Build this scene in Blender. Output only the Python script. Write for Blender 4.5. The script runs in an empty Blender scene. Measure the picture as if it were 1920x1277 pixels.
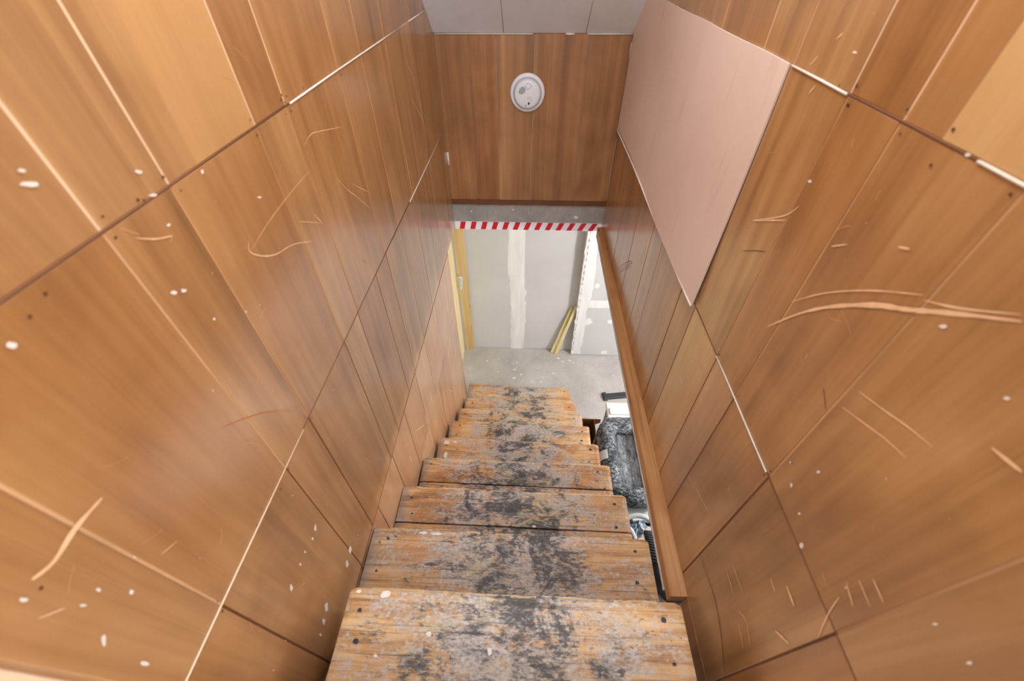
import bpy, math, random
import numpy as np
from mathutils import Vector, Matrix, noise

sc = bpy.context.scene
COL = sc.collection

# ------------------------------------------------------------------ camera
C = 3.15                      # eye height above the basement floor
PITCH, YAW, ROLL = .77683, .044157, -.0051464
ca, sa = math.cos(PITCH), math.sin(PITCH)
Y = Matrix.Rotation(YAW, 3, 'Z')
r0, u0, f0 = Y @ Vector((1, 0, 0)), Y @ Vector((0, sa, ca)), Y @ Vector((0, ca, -sa))
r1 = math.cos(ROLL) * r0 + math.sin(ROLL) * u0
u1 = -math.sin(ROLL) * r0 + math.cos(ROLL) * u0
cam = bpy.data.cameras.new('camera')
cam.sensor_width = 36
cam.lens = 776.045 / 1920 * 36
cam.clip_start = .01
cam.dof.use_dof = True
cam.dof.focus_distance = 1.75
cam.dof.aperture_fstop = 3.0
co = bpy.data.objects.new('camera', cam)
COL.objects.link(co)
m = Matrix((r1, u1, -f0)).transposed().to_4x4()
m.translation = (0, 0, C)
co.matrix_world = m
sc.camera = co

# ------------------------------------------------------------------ light
world = bpy.data.worlds.new('world')
sc.world = world
world.use_nodes = True
bg = world.node_tree.nodes['Background']
bg.inputs[0].default_value = (.93, .96, 1, 1)
bg.inputs[1].default_value = 1.5


def light(name, typ, loc, power, size, color=(1, 1, 1), aim=None):
    l = bpy.data.lights.new(name, typ)
    l.energy = power
    l.color = color
    if typ == 'AREA':
        l.shape = 'DISK'
        l.size = size
    else:
        l.shadow_soft_size = size
    o = bpy.data.objects.new(name, l)
    o.location = loc
    if aim is not None:
        o.rotation_euler = (Vector(aim) - Vector(loc)).to_track_quat('-Z', 'Y').to_euler()
    COL.objects.link(o)
    return o


light('basement_bulb', 'POINT', (2.05, 1.5, 1.66), 100, .05, (1, .985, .97))
light('basement_bulb', 'POINT', (1.15, 2.45, 1.7), 10, .05, (1, .985, .97))
light('upstairs_fill', 'AREA', (.75, -1.35, C + .45), 42, 1.0, (1, .985, .96), (0, 2, C - .7))  # added fill behind the camera, no real window; lights the slope and far end
light('stair_fill', 'POINT', (.0, .85, C + .64), 28, .14, (1, .97, .93))  # added fill without a fixture, brightens the treads and far wall
sc.view_settings.view_transform = 'Standard'
sc.view_settings.look = 'None'
sc.view_settings.exposure = -0.06
sc.view_settings.gamma = 1
sc.view_settings.use_curve_mapping = False

# ------------------------------------------------------------------ materials
MATS = {}


class NT:
    def __init__(s, name):
        s.m = bpy.data.materials.new(name)
        s.m.use_nodes = True
        s.t = s.m.node_tree
        s.b = s.t.nodes['Principled BSDF']
        MATS[name] = s.m

    def n(s, typ, **kw):
        o = s.t.nodes.new(typ)
        for k, v in kw.items():
            setattr(o, k, v)
        return o

    def l(s, a, b):
        s.t.links.new(a, b)

    def val(s, inp, v):
        if isinstance(v, bpy.types.NodeSocket):
            s.l(v, inp)
        elif isinstance(v, (tuple, list)) and len(v) == 3 and inp.type == 'RGBA':
            inp.default_value = (*v, 1)
        else:
            inp.default_value = v

    def pos(s):
        return s.n('ShaderNodeNewGeometry').outputs['Position']

    def obj(s):
        return s.n('ShaderNodeTexCoord').outputs['Object']

    def rnd(s):
        return s.n('ShaderNodeObjectInfo').outputs['Random']

    def math(s, op, a, b=0.0):
        o = s.n('ShaderNodeMath', operation=op)
        s.val(o.inputs[0], a)
        s.val(o.inputs[1], b)
        return o.outputs[0]

    def mapping(s, v, scale=(1, 1, 1), loc=(0, 0, 0), rot=(0, 0, 0)):
        o = s.n('ShaderNodeMapping')
        s.l(v, o.inputs[0])
        s.val(o.inputs['Location'], loc)
        o.inputs['Rotation'].default_value = rot
        o.inputs['Scale'].default_value = scale
        return o.outputs[0]

    def noise(s, v, scale=1, detail=3, rough=.55, dist=0, w=None):
        o = s.n('ShaderNodeTexNoise')
        if w is not None:
            o.noise_dimensions = '4D'
            s.val(o.inputs['W'], w)
        s.l(v, o.inputs['Vector'])
        o.inputs['Scale'].default_value = scale
        o.inputs['Detail'].default_value = detail
        o.inputs['Roughness'].default_value = rough
        o.inputs['Distortion'].default_value = dist
        return o.outputs['Fac']

    def ramp(s, f, *stops):
        o = s.n('ShaderNodeValToRGB')
        s.l(f, o.inputs[0])
        e = o.color_ramp.elements
        while len(e) < len(stops):
            e.new(.5)
        for k, (p, c) in zip(e, stops):
            k.position = p
            k.color = (*c, 1) if isinstance(c, (tuple, list)) else (c, c, c, 1)
        return o.outputs[0]

    def mix(s, f, a, b, mode='MIX'):
        o = s.n('ShaderNodeMix', data_type='RGBA', blend_type=mode)
        s.val(o.inputs[0], f)
        s.val(o.inputs[6], a)
        s.val(o.inputs[7], b)
        return o.outputs[2]

    def bump(s, hgt, strength=.2, dist=.002):
        o = s.n('ShaderNodeBump')
        s.l(hgt, o.inputs['Height'])
        o.inputs['Strength'].default_value = strength
        o.inputs['Distance'].default_value = dist
        s.l(o.outputs[0], s.b.inputs['Normal'])

    def out(s, color, rough=.5, spec=None, metal=0):
        s.val(s.b.inputs['Base Color'], color)
        s.val(s.b.inputs['Roughness'], rough)
        if spec is not None:
            s.b.inputs['Specular IOR Level'].default_value = spec
        s.b.inputs['Metallic'].default_value = metal
        return s.m


def lin(r, g, b):
    return tuple(((c / 255 / 12.92) if c <= 10 else ((c / 255 + .055) / 1.055) ** 2.4) for c in (r, g, b))


def veneer(name, dark, mid, light_, axis='y', rough=.34, sat=1, coat=1.0):
    """figured wall panelling: grain runs along z, streaks across `axis`"""
    s = NT(name)
    p = s.pos()
    sc_f = (1, 55, 1.1) if axis == 'y' else (55, 1, 1.1)
    sc_b = (1, 9, .9) if axis == 'y' else (9, 1, .7)
    sc_s = (1, 170, 2.4) if axis == 'y' else (170, 1, 2.4)
    w = s.math('MULTIPLY', s.rnd(), 37.0)
    fine = s.noise(s.mapping(p, sc_f), 1, 4, .6, .4, w)
    band = s.noise(s.mapping(p, sc_b), 1, 3, .5, 1.5, w)
    streak = s.noise(s.mapping(p, sc_s), 1, 2, .5, 0, w)
    figure = s.noise(s.mapping(p, (3, 3, 2.2)), 1, 4, .5, 1.6, w)
    f = s.math('ADD', s.math('ADD', s.math('MULTIPLY', band, .42), s.math('MULTIPLY', fine, .25)), s.math('MULTIPLY', figure, .33))
    col = s.ramp(f, (.33, dark), (.5, mid), (.67, light_))
    # dark fine pores
    col = s.mix(s.ramp(streak, (.6, 0.0), (.76, .22)), col, tuple(c * .5 for c in dark))
    # every plank has its own cast
    rr = s.n('ShaderNodeHueSaturation')
    s.val(rr.inputs['Value'], s.math('ADD', s.math('MULTIPLY', s.rnd(), .14), .93))
    s.val(rr.inputs['Saturation'], s.math('SUBTRACT', 1.04 * sat, s.math('MULTIPLY', s.rnd(), .08)))
    s.val(rr.inputs['Hue'], s.math('ADD', s.math('MULTIPLY', s.rnd(), .008), .501))
    s.l(col, rr.inputs['Color'])
    col = rr.outputs[0]
    # handling marks, dull patches
    dirt = s.noise(p, 3.1, 5, .65, .3)
    col = s.mix(s.ramp(dirt, (.55, 0.0), (.75, .4)), col, tuple(c * .6 for c in mid))
    scuff = s.noise(p, 9, 6, .7, .6)
    s.bump(s.math('ADD', fine, s.math('MULTIPLY', scuff, .5)), .1, .001)
    s.b.inputs['Coat Weight'].default_value = coat
    s.b.inputs['Coat IOR'].default_value = 1.6
    s.val(s.b.inputs['Coat Roughness'], s.math('ADD', s.math('MULTIPLY', scuff, .22), .09))
    return s.out(col, .5, .45)


def plain(name, c, rough=.55, var=.12, scale=14, bump=.1, metal=0, spec=None):
    s = NT(name)
    p = s.obj()
    nz = s.noise(p, scale, 5, .6)
    col = s.ramp(nz, (.3, tuple(x * (1 - var) for x in c)), (.7, tuple(min(1, x * (1 + var)) for x in c)))
    if bump:
        s.bump(s.noise(p, scale * 6, 3), bump, .001)
    return s.out(col, rough, spec, metal)


veneer('veneer', lin(124, 82, 48), lin(166, 117, 73), lin(192, 144, 96))
veneer('veneer_pale', lin(176, 130, 84), lin(198, 153, 104), lin(210, 168, 120))
veneer('veneer_red', lin(144, 98, 66), lin(178, 129, 91), lin(196, 149, 110), sat=.98)
veneer('veneer_far', lin(112, 70, 42), lin(154, 102, 64), lin(184, 132, 88), axis='x', coat=.3)
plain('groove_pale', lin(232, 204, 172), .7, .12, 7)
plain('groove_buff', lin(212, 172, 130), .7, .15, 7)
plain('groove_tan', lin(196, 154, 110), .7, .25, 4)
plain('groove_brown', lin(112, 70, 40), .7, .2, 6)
plain('white_edge', lin(225, 216, 205), .7, .1, 30)
plain('scratch_tan', lin(230, 188, 146), .75, .12, 60)
plain('hair', lin(204, 156, 110), .75, .12, 60)
plain('scratch_orange', lin(196, 118, 60), .75, .1, 60)
plain('scratch_dark', lin(74, 45, 28), .8, .2, 60)
plain('white_paint', lin(228, 220, 212), .6, .05, 40)
plain('nail_dark', lin(70, 48, 36), .5, .2, 60)


def mat_pink():
    s = NT('panel_back')
    p = s.pos()
    a = s.noise(s.mapping(p, (1, 14, 2.2)), 1, 5, .65, .5)
    b = s.noise(s.mapping(p, (1, 55, 9)), 1, 4, .6)
    c = s.noise(p, 2.0, 4)
    col = s.ramp(c, (.3, lin(216, 192, 180)), (.7, lin(228, 208, 197)))
    col = s.mix(s.ramp(a, (.6, 0.0), (.8, .35)), col, lin(172, 136, 118))
    col = s.mix(s.ramp(b, (.7, 0.0), (.8, .45)), col, lin(150, 104, 82))
    s.bump(b, .1, .001)
    s.out(col, .6, .3)


mat_pink()


def mat_ceiling():
    s = NT('ceiling_paint')
    p = s.pos()
    n = s.noise(p, 5, 5, .6)
    col = s.ramp(n, (.3, lin(214, 220, 229)), (.7, lin(230, 235, 243)))
    s.bump(s.noise(p, 80, 4), .15, .001)
    s.out(col, .55)


mat_ceiling()


def mat_concrete(name, c0, c1, dark, sc_=3.0):
    s = NT(name)
    p = s.pos()
    a = s.noise(p, sc_, 7, .68, .4)
    b = s.noise(p, sc_ * 14, 6, .7)
    col = s.ramp(a, (.3, c0), (.68, c1))
    col = s.mix(s.ramp(b, (.52, 0.0), (.74, .45)), col, dark)
    vo = s.n('ShaderNodeTexVoronoi', feature='DISTANCE_TO_EDGE')
    s.l(s.mapping(p, (1, 1, 1)), vo.inputs['Vector'])
    vo.inputs['Scale'].default_value = 3.2
    nz = s.noise(p, 1.4, 3)
    crack = s.math('MULTIPLY', s.ramp(vo.outputs['Distance'], (0, 1.0), (.006, 0.0)), s.ramp(nz, (.5, 0.0), (.6, .5)))
    col = s.mix(crack, col, dark)
    st = s.noise(s.mapping(p, (1, 1, 1)), 1.7, 5, .6, .8)
    col = s.mix(s.ramp(st, (.62, 0.0), (.75, .4)), col, lin(150, 138, 122))
    s.bump(s.math('ADD', a, b), .25, .004)
    s.out(col, .82, .3)


mat_concrete('concrete_floor', lin(168, 163, 158), lin(196, 191, 187), lin(118, 112, 106))
mat_concrete('concrete_beam', lin(140, 138, 134), lin(172, 170, 166), lin(92, 98, 110), 6)


def mat_drywall():
    s = NT('drywall')
    p = s.pos()
    n = s.noise(p, 2.2, 4)
    col = s.ramp(n, (.3, lin(203, 202, 203)), (.7, lin(213, 212, 212)))
    s.bump(s.noise(p, 120, 3), .06, .001)
    s.out(col, .85, .2)
    s = NT('compound')
    n = s.noise(s.mapping(s.pos(), (14, 14, 2)), 1, 5, .6)
    s.out(s.ramp(n, (.3, lin(226, 226, 226)), (.6, lin(243, 243, 242))), .8, .2)


mat_drywall()


def mat_lumber(name, c0, c1, knot):
    s = NT(name)
    o = s.obj()
    w = s.math('MULTIPLY', s.rnd(), 20)
    g = s.noise(s.mapping(o, (30, 30, 1.6)), 1, 4, .6, .6, w)
    col = s.ramp(g, (.32, c0), (.66, c1))
    k = s.noise(s.mapping(o, (11, 11, 5)), 1, 2, .5, 0, w)
    col = s.mix(s.ramp(k, (.7, 0.0), (.78, .75)), col, knot)
    s.bump(g, .15, .001)
    s.out(col, .6, .3)


mat_lumber('lumber', lin(196, 164, 110), lin(220, 194, 144), lin(120, 80, 44))
mat_lumber('lumber_cream', lin(232, 216, 160), lin(244, 232, 186), lin(196, 160, 100))
mat_lumber('lumber_yellow', lin(220, 202, 136), lin(236, 222, 170), lin(180, 146, 90))


def mat_ledge():
    s = NT('ledge_wood')
    p = s.pos()
    g = s.noise(s.mapping(p, (60, 2.2, 60)), 1, 5, .62, .5)
    col = s.ramp(g, (.3, lin(154, 106, 60)), (.55, lin(186, 138, 88)), (.75, lin(204, 158, 108)))
    k = s.noise(s.mapping(p, (34, 9, 34)), 1, 2, .5)
    col = s.mix(s.ramp(k, (.69, 0.0), (.74, .85)), col, lin(92, 50, 24))
    b = s.noise(p, 5, 4)
    col = s.mix(s.ramp(b, (.52, 0.0), (.75, .5)), col, lin(150, 88, 38))
    s.bump(g, .2, .002)
    s.out(col, .5)


mat_ledge()


def mat_tread():
    """old varnished softwood, worn through in the middle, black and grey paint remains"""
    s = NT('worn_tread')
    o = s.obj()
    w = s.math('MULTIPLY', s.rnd(), 61.0)
    sep = s.n('ShaderNodeSeparateXYZ')
    s.l(o, sep.inputs[0])
    # growth rings along the board
    warp = s.noise(s.mapping(o, (3, 9, 9)), 1, 3, .5, 0, w)
    cx = s.n('ShaderNodeCombineXYZ')
    s.l(s.math('MULTIPLY', sep.outputs[0], 1.5), cx.inputs[0])
    s.l(s.math('ADD', s.math('MULTIPLY', sep.outputs[1], 52), s.math('MULTIPLY', warp, 7)), cx.inputs[1])
    ring = s.noise(cx.outputs[0], 1, 3, .55, 0, w)
    fine = s.noise(s.mapping(o, (7, 190, 60)), 1, 4, .65, 0, w)
    tone = s.noise(s.mapping(o, (5, 7, 5)), 1, 4, .6, .5, w)
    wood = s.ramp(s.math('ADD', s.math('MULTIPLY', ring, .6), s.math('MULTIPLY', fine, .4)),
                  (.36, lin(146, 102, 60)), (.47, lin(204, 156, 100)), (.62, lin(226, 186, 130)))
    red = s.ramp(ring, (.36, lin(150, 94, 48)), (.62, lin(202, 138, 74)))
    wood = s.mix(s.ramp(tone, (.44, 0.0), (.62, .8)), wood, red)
    # the top steps are bleached to a browner tan (object index = bleaching)
    idx = s.math('MULTIPLY', s.n('ShaderNodeObjectInfo').outputs['Object Index'], .01)
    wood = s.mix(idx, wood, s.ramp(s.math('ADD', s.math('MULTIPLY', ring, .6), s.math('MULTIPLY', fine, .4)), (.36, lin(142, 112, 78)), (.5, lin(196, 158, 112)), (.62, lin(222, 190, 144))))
    # wear is heaviest where feet land
    ax = s.math('ABSOLUTE', s.math('ADD', sep.outputs[0], -.02))
    foot = s.n('ShaderNodeMapRange')
    s.l(ax, foot.inputs[0])
    foot.inputs[1].default_value = .10
    foot.inputs[2].default_value = .44
    foot.inputs[3].default_value = .16
    foot.inputs[4].default_value = -.07
    ft = foot.outputs[0]
    # bluish grey film of old paint
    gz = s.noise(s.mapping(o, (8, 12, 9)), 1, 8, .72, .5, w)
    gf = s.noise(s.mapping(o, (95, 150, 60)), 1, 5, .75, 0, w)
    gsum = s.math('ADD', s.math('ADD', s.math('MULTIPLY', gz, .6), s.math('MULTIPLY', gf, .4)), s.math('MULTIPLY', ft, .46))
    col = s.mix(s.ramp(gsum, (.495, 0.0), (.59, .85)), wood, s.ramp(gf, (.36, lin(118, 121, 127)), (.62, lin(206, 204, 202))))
    # bare beige patches
    bz = s.noise(s.mapping(o, (6.5, 11, 6)), 1, 6, .66, .3, s.math('ADD', w, 9.0))
    bsum = s.math('ADD', s.math('ADD', s.math('MULTIPLY', bz, .7), s.math('MULTIPLY', gf, .3)), s.math('MULTIPLY', ft, .5))
    col = s.mix(s.ramp(bsum, (.59, 0.0), (.65, .88)), col, s.ramp(gf, (.35, lin(156, 142, 110)), (.6, lin(204, 192, 160))))
    # black stains
    kz = s.noise(s.mapping(o, (7.5, 12, 6)), 1, 9, .7, .9, s.math('ADD', w, 23.0))
    kf = s.noise(s.mapping(o, (50, 170, 60)), 1, 4, .7, 0, w)
    ksum = s.math('ADD', s.math('ADD', s.math('MULTIPLY', kz, .66), s.math('MULTIPLY', kf, .34)), s.math('MULTIPLY', ft, .55))
    col = s.mix(s.ramp(ksum, (.56, 0.0), (.625, .95)), col, s.ramp(kf, (.35, lin(36, 40, 46)), (.65, lin(84, 86, 90))))
    # smudges and specks anywhere
    sp = s.noise(s.mapping(o, (26, 40, 30)), 1, 5, .65, .5, w)
    col = s.mix(s.ramp(sp, (.635, 0.0), (.69, .85)), col, lin(56, 56, 62))
    # frosty scuffs, denser on the lower treads' ends
    sc2 = s.noise(s.mapping(o, (26, 40, 30)), 1, 9, .86, .6, s.math('ADD', w, 40.0))
    col = s.mix(s.ramp(sc2, (.53, 0.0), (.63, .72)), col, lin(198, 198, 204))
    # open dark grain
    gl = s.noise(s.mapping(o, (3.5, 230, 60)), 1, 3, .6, .25, w)
    col = s.mix(s.ramp(gl, (.57, 0.0), (.68, .6)), col, lin(66, 50, 38))
    # bluish grime along the ends
    en = s.math('ADD', s.math('MULTIPLY', ax, 1.0), s.math('MULTIPLY', gz, .06))
    col = s.mix(s.ramp(en, (.44, 0.0), (.465, .45)), col, lin(126, 134, 144))
    s.bump(s.math('ADD', s.math('ADD', gl, gf), s.math('MULTIPLY', kz, 2)), .35, .0025)
    s.out(col, s.math('ADD', s.math('MULTIPLY', gz, .4), .3), .4)


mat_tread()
plain('tread_nail', lin(44, 48, 58), .5, .3, 90)
plain('chip_cream', lin(214, 190, 150), .7, .15, 40)
plain('stringer_wood', lin(86, 58, 38), .7, .2, 8)
plain('dark_wood_edge', lin(104, 62, 32), .6, .25, 12)
plain('plastic_white', lin(226, 230, 238), .35, .02, 10, 0)
plain('plastic_grey', lin(176, 182, 192), .4, .04, 10, 0)
plain('slot_black', lin(40, 42, 48), .6, .1, 30, 0)
plain('tape_white', lin(232, 230, 240), .45, .03, 20, 0)
plain('tape_red', lin(200, 24, 44), .45, .06, 20, 0)
plain('white_enamel', lin(226, 226, 222), .3, .04, 6, 0)
plain('enamel_grey', lin(150, 152, 150), .4, .1, 9, 0)
plain('black_metal', lin(46, 48, 52), .45, .2, 20, .1)
plain('cardboard_brown', lin(132, 88, 54), .75, .15, 9)
plain('cardboard_pale', lin(222, 200, 186), .7, .06, 9)
plain('strap_grey', lin(128, 130, 128), .7, .15, 60)
plain('tag_white', lin(222, 224, 224), .7, .05, 40)
plain('tag_clear', lin(196, 186, 150), .25, .15, 60)
plain('strap_black', lin(24, 26, 30), .6, .2, 50)
plain('piping_grey', lin(172, 180, 188), .7, .1, 90)


def mat_fleece():
    s = NT('fleece')
    o = s.obj()
    a = s.noise(s.mapping(o, (26, 60, 40)), 1, 6, .75, 1.6)
    b = s.noise(s.mapping(o, (90, 150, 90)), 1, 4, .75, .8)
    c = s.noise(o, 7, 4)
    f = s.math('ADD', s.math('ADD', s.math('MULTIPLY', a, .5), s.math('MULTIPLY', b, .36)), s.math('MULTIPLY', c, .2))
    s.out(s.ramp(f, (.44, lin(34, 37, 42)), (.53, lin(92, 97, 103)), (.62, lin(214, 220, 226))), .95, .15)
    s.bump(s.math('ADD', a, b), .9, .008)
    s = NT('quilt')
    o = s.obj()
    a = s.noise(s.mapping(o, (130, 26, 60)), 1, 6, .75, 1.0)
    b = s.noise(o, 9, 4)
    f = s.math('ADD', s.math('MULTIPLY', a, .75), s.math('MULTIPLY', b, .25))
    s.out(s.ramp(f, (.36, lin(70, 74, 79)), (.5, lin(134, 138, 143)), (.64, lin(204, 208, 212))), .95, .15)
    s.bump(a, .7, .005)


mat_fleece()


def mat_ribbed(name, c0, c1, ang, scale):
    s = NT(name)
    wv = s.n('ShaderNodeTexWave', bands_direction='Y')
    s.l(s.mapping(s.obj(), (1, 1, 1), rot=(0, 0, ang)), wv.inputs['Vector'])
    wv.inputs['Scale'].default_value = scale
    wv.inputs['Distortion'].default_value = .6
    f = wv.outputs['Fac']
    s.out(s.ramp(f, (.3, c0), (.8, c1)), .8, .3)
    s.bump(f, .8, .004)


mat_ribbed('ribbed_black', lin(20, 22, 26), lin(84, 88, 94), .3, 26)
mat_ribbed('ribbed_grey', lin(58, 66, 76), lin(122, 134, 146), .5, 34)
plain('pack_black', lin(26, 28, 32), .6, .3, 25)


def mat_jacket():
    s = NT('jacket_blue')
    o = s.obj()
    a = s.noise(s.mapping(o, (30, 14, 20), rot=(0, 0, .6)), 1, 4, .6, 1.2)
    s.out(s.ramp(a, (.36, lin(48, 58, 70)), (.46, lin(112, 128, 142)), (.58, lin(150, 166, 178)), (.66, lin(206, 214, 220))), .7, .3)


mat_jacket()
plain('jacket_dark', lin(52, 62, 74), .75, .2, 18)
plain('jacket_light', lin(196, 204, 210), .7, .08, 18)
plain('casing_white', lin(232, 232, 234), .4, .03, 5, 0)
plain('upper_floor', lin(150, 110, 76), .5, .15, 4)
plain('wall_core', lin(168, 150, 128), .8, .1, 4)


# ------------------------------------------------------------------ mesh helpers
class MB:
    def __init__(s):
        s.v, s.f, s.sm = [], [], []

    def add(s, vs, fs, smooth=False):
        k = len(s.v)
        s.v += [tuple(v) for v in vs]
        s.f += [tuple(i + k for i in f) for f in fs]
        s.sm += [smooth] * len(fs)
        return s

    def box(s, x0, x1, y0, y1, z0, z1, b=0.0):
        if not b:
            vs = [(x, y, z) for z in (z0, z1) for y in (y0, y1) for x in (x0, x1)]
            return s.add(vs, [(0, 2, 3, 1), (4, 5, 7, 6), (0, 1, 5, 4), (2, 6, 7, 3), (0, 4, 6, 2), (1, 3, 7, 5)])
        lv = [(z0, b), (z0 + b, 0), (z1 - b, 0), (z1, b)]
        rings = []
        for z, i in lv:
            c = b if i == 0 else b + i * .6
            a0, a1, c0, c1 = x0 + i, x1 - i, y0 + i, y1 - i
            q = b * .7
            rings.append([(a0 + q, c0, z), (a1 - q, c0, z), (a1, c0 + q, z), (a1, c1 - q, z), (a1 - q, c1, z), (a0 + q, c1, z), (a0, c1 - q, z), (a0, c0 + q, z)])
        return s.loft(rings, True, True)

    def loft(s, rings, cap0=False, cap1=False, smooth=False, closed=True):
        n = len(rings[0])
        vs = [p for r in rings for p in r]
        fs = []
        for i in range(len(rings) - 1):
            for j in range(n if closed else n - 1):
                a, b = i * n + j, i * n + (j + 1) % n
                fs.append((a, b, b + n, a + n))
        if cap0:
            fs.append(tuple(reversed(range(n))))
        if cap1:
            fs.append(tuple(range((len(rings) - 1) * n, len(rings) * n)))
        return s.add(vs, fs, smooth)

    def lathe(s, prof, n=40, origin=(0, 0, 0), ax='-y', smooth=True):
        rings = []
        for r, h in prof:
            ring = []
            for j in range(n):
                t = 2 * math.pi * j / n
                a, b = r * math.cos(t), r * math.sin(t)
                if ax == '-y':
                    ring.append((origin[0] + a, origin[1] - h, origin[2] + b))
                else:
                    ring.append((origin[0] + a, origin[1] + b, origin[2] + h))
            rings.append(ring)
        return s.loft(rings, True, True, smooth)

    def tube(s, pts, r, n=8, closed=False, smooth=True):
        P = [Vector(p) for p in pts]
        rings = []
        N = len(P)
        for i in range(N):
            a = P[(i - 1) % N] if (closed or i > 0) else P[i]
            b = P[(i + 1) % N] if (closed or i < N - 1) else P[i]
            t = (b - a).normalized()
            ref = Vector((0, 0, 1)) if abs(t.z) < .9 else Vector((1, 0, 0))
            u = t.cross(ref).normalized()
            w = t.cross(u)
            rr = r(i / (N - 1)) if callable(r) else r
            rings.append([P[i] + (u * math.cos(k * 2 * math.pi / n) + w * math.sin(k * 2 * math.pi / n)) * rr for k in range(n)])
        if closed:
            rings.append(rings[0])
            return s.loft(rings, False, False, smooth)
        return s.loft(rings, True, True, smooth)

    def prism(s, poly, t0, t1, place, bev=0.0):
        """poly in 2-D, extruded from t0 to t1; place(u, v, t) -> xyz; bev chamfers the t1 side"""
        n = len(poly)
        P = [Vector(p) for p in poly]
        area = sum(P[i].x * P[(i + 1) % n].y - P[(i + 1) % n].x * P[i].y for i in range(n))
        if area < 0:
            P.reverse()

        def inset(d):
            out = []
            for i in range(n):
                a, b, c = P[i - 1], P[i], P[(i + 1) % n]
                e1, e2 = (b - a).normalized(), (c - b).normalized()
                n1, n2 = Vector((-e1.y, e1.x)), Vector((-e2.y, e2.x))
                k = n1 + n2
                out.append(b + k * (d / max(.2, k.dot(n1))))
            return out
        rings = [[place(p.x, p.y, t0) for p in P]]
        if bev:
            sg = 1 if t1 > t0 else -1
            rings.append([place(p.x, p.y, t1 - sg * bev * .7) for p in P])
            rings.append([place(p.x, p.y, t1) for p in inset(bev)])
        else:
            rings.append([place(p.x, p.y, t1) for p in P])
        return s.loft(rings, True, True)

    def build(s, name, mat, parent=None, loc=None, recalc=True):
        me = bpy.data.meshes.new(name)
        pl = Vector((0, 0, 0))
        q = parent
        while q is not None:
            pl += q.location
            q = q.parent
        if loc is None:
            loc = tuple(pl)
        vs = [(x - loc[0], y - loc[1], z - loc[2]) for x, y, z in s.v]
        me.from_pydata(vs, [], s.f)
        me.polygons.foreach_set('use_smooth', s.sm)
        if recalc:
            import bmesh
            bm = bmesh.new()
            bm.from_mesh(me)
            bmesh.ops.recalc_face_normals(bm, faces=bm.faces)
            bm.to_mesh(me)
            bm.free()
        me.materials.append(MATS[mat])
        o = bpy.data.objects.new(name, me)
        COL.objects.link(o)
        if parent is not None:
            o.parent = parent
        o.location = Vector(loc) - pl
        return o


def tag(o, label=None, cat=None, group=None, kind=None):
    for k, v in (('label', label), ('category', cat), ('group', group), ('kind', kind)):
        if v:
            o[k] = v
    return o


def empty(name, loc=(0, 0, 0)):
    o = bpy.data.objects.new(name, None)
    o.empty_display_size = .1
    o.location = loc
    COL.objects.link(o)
    return o


def struct(o):
    o['kind'] = 'structure'
    return o


rng = random.Random(5)

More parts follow.
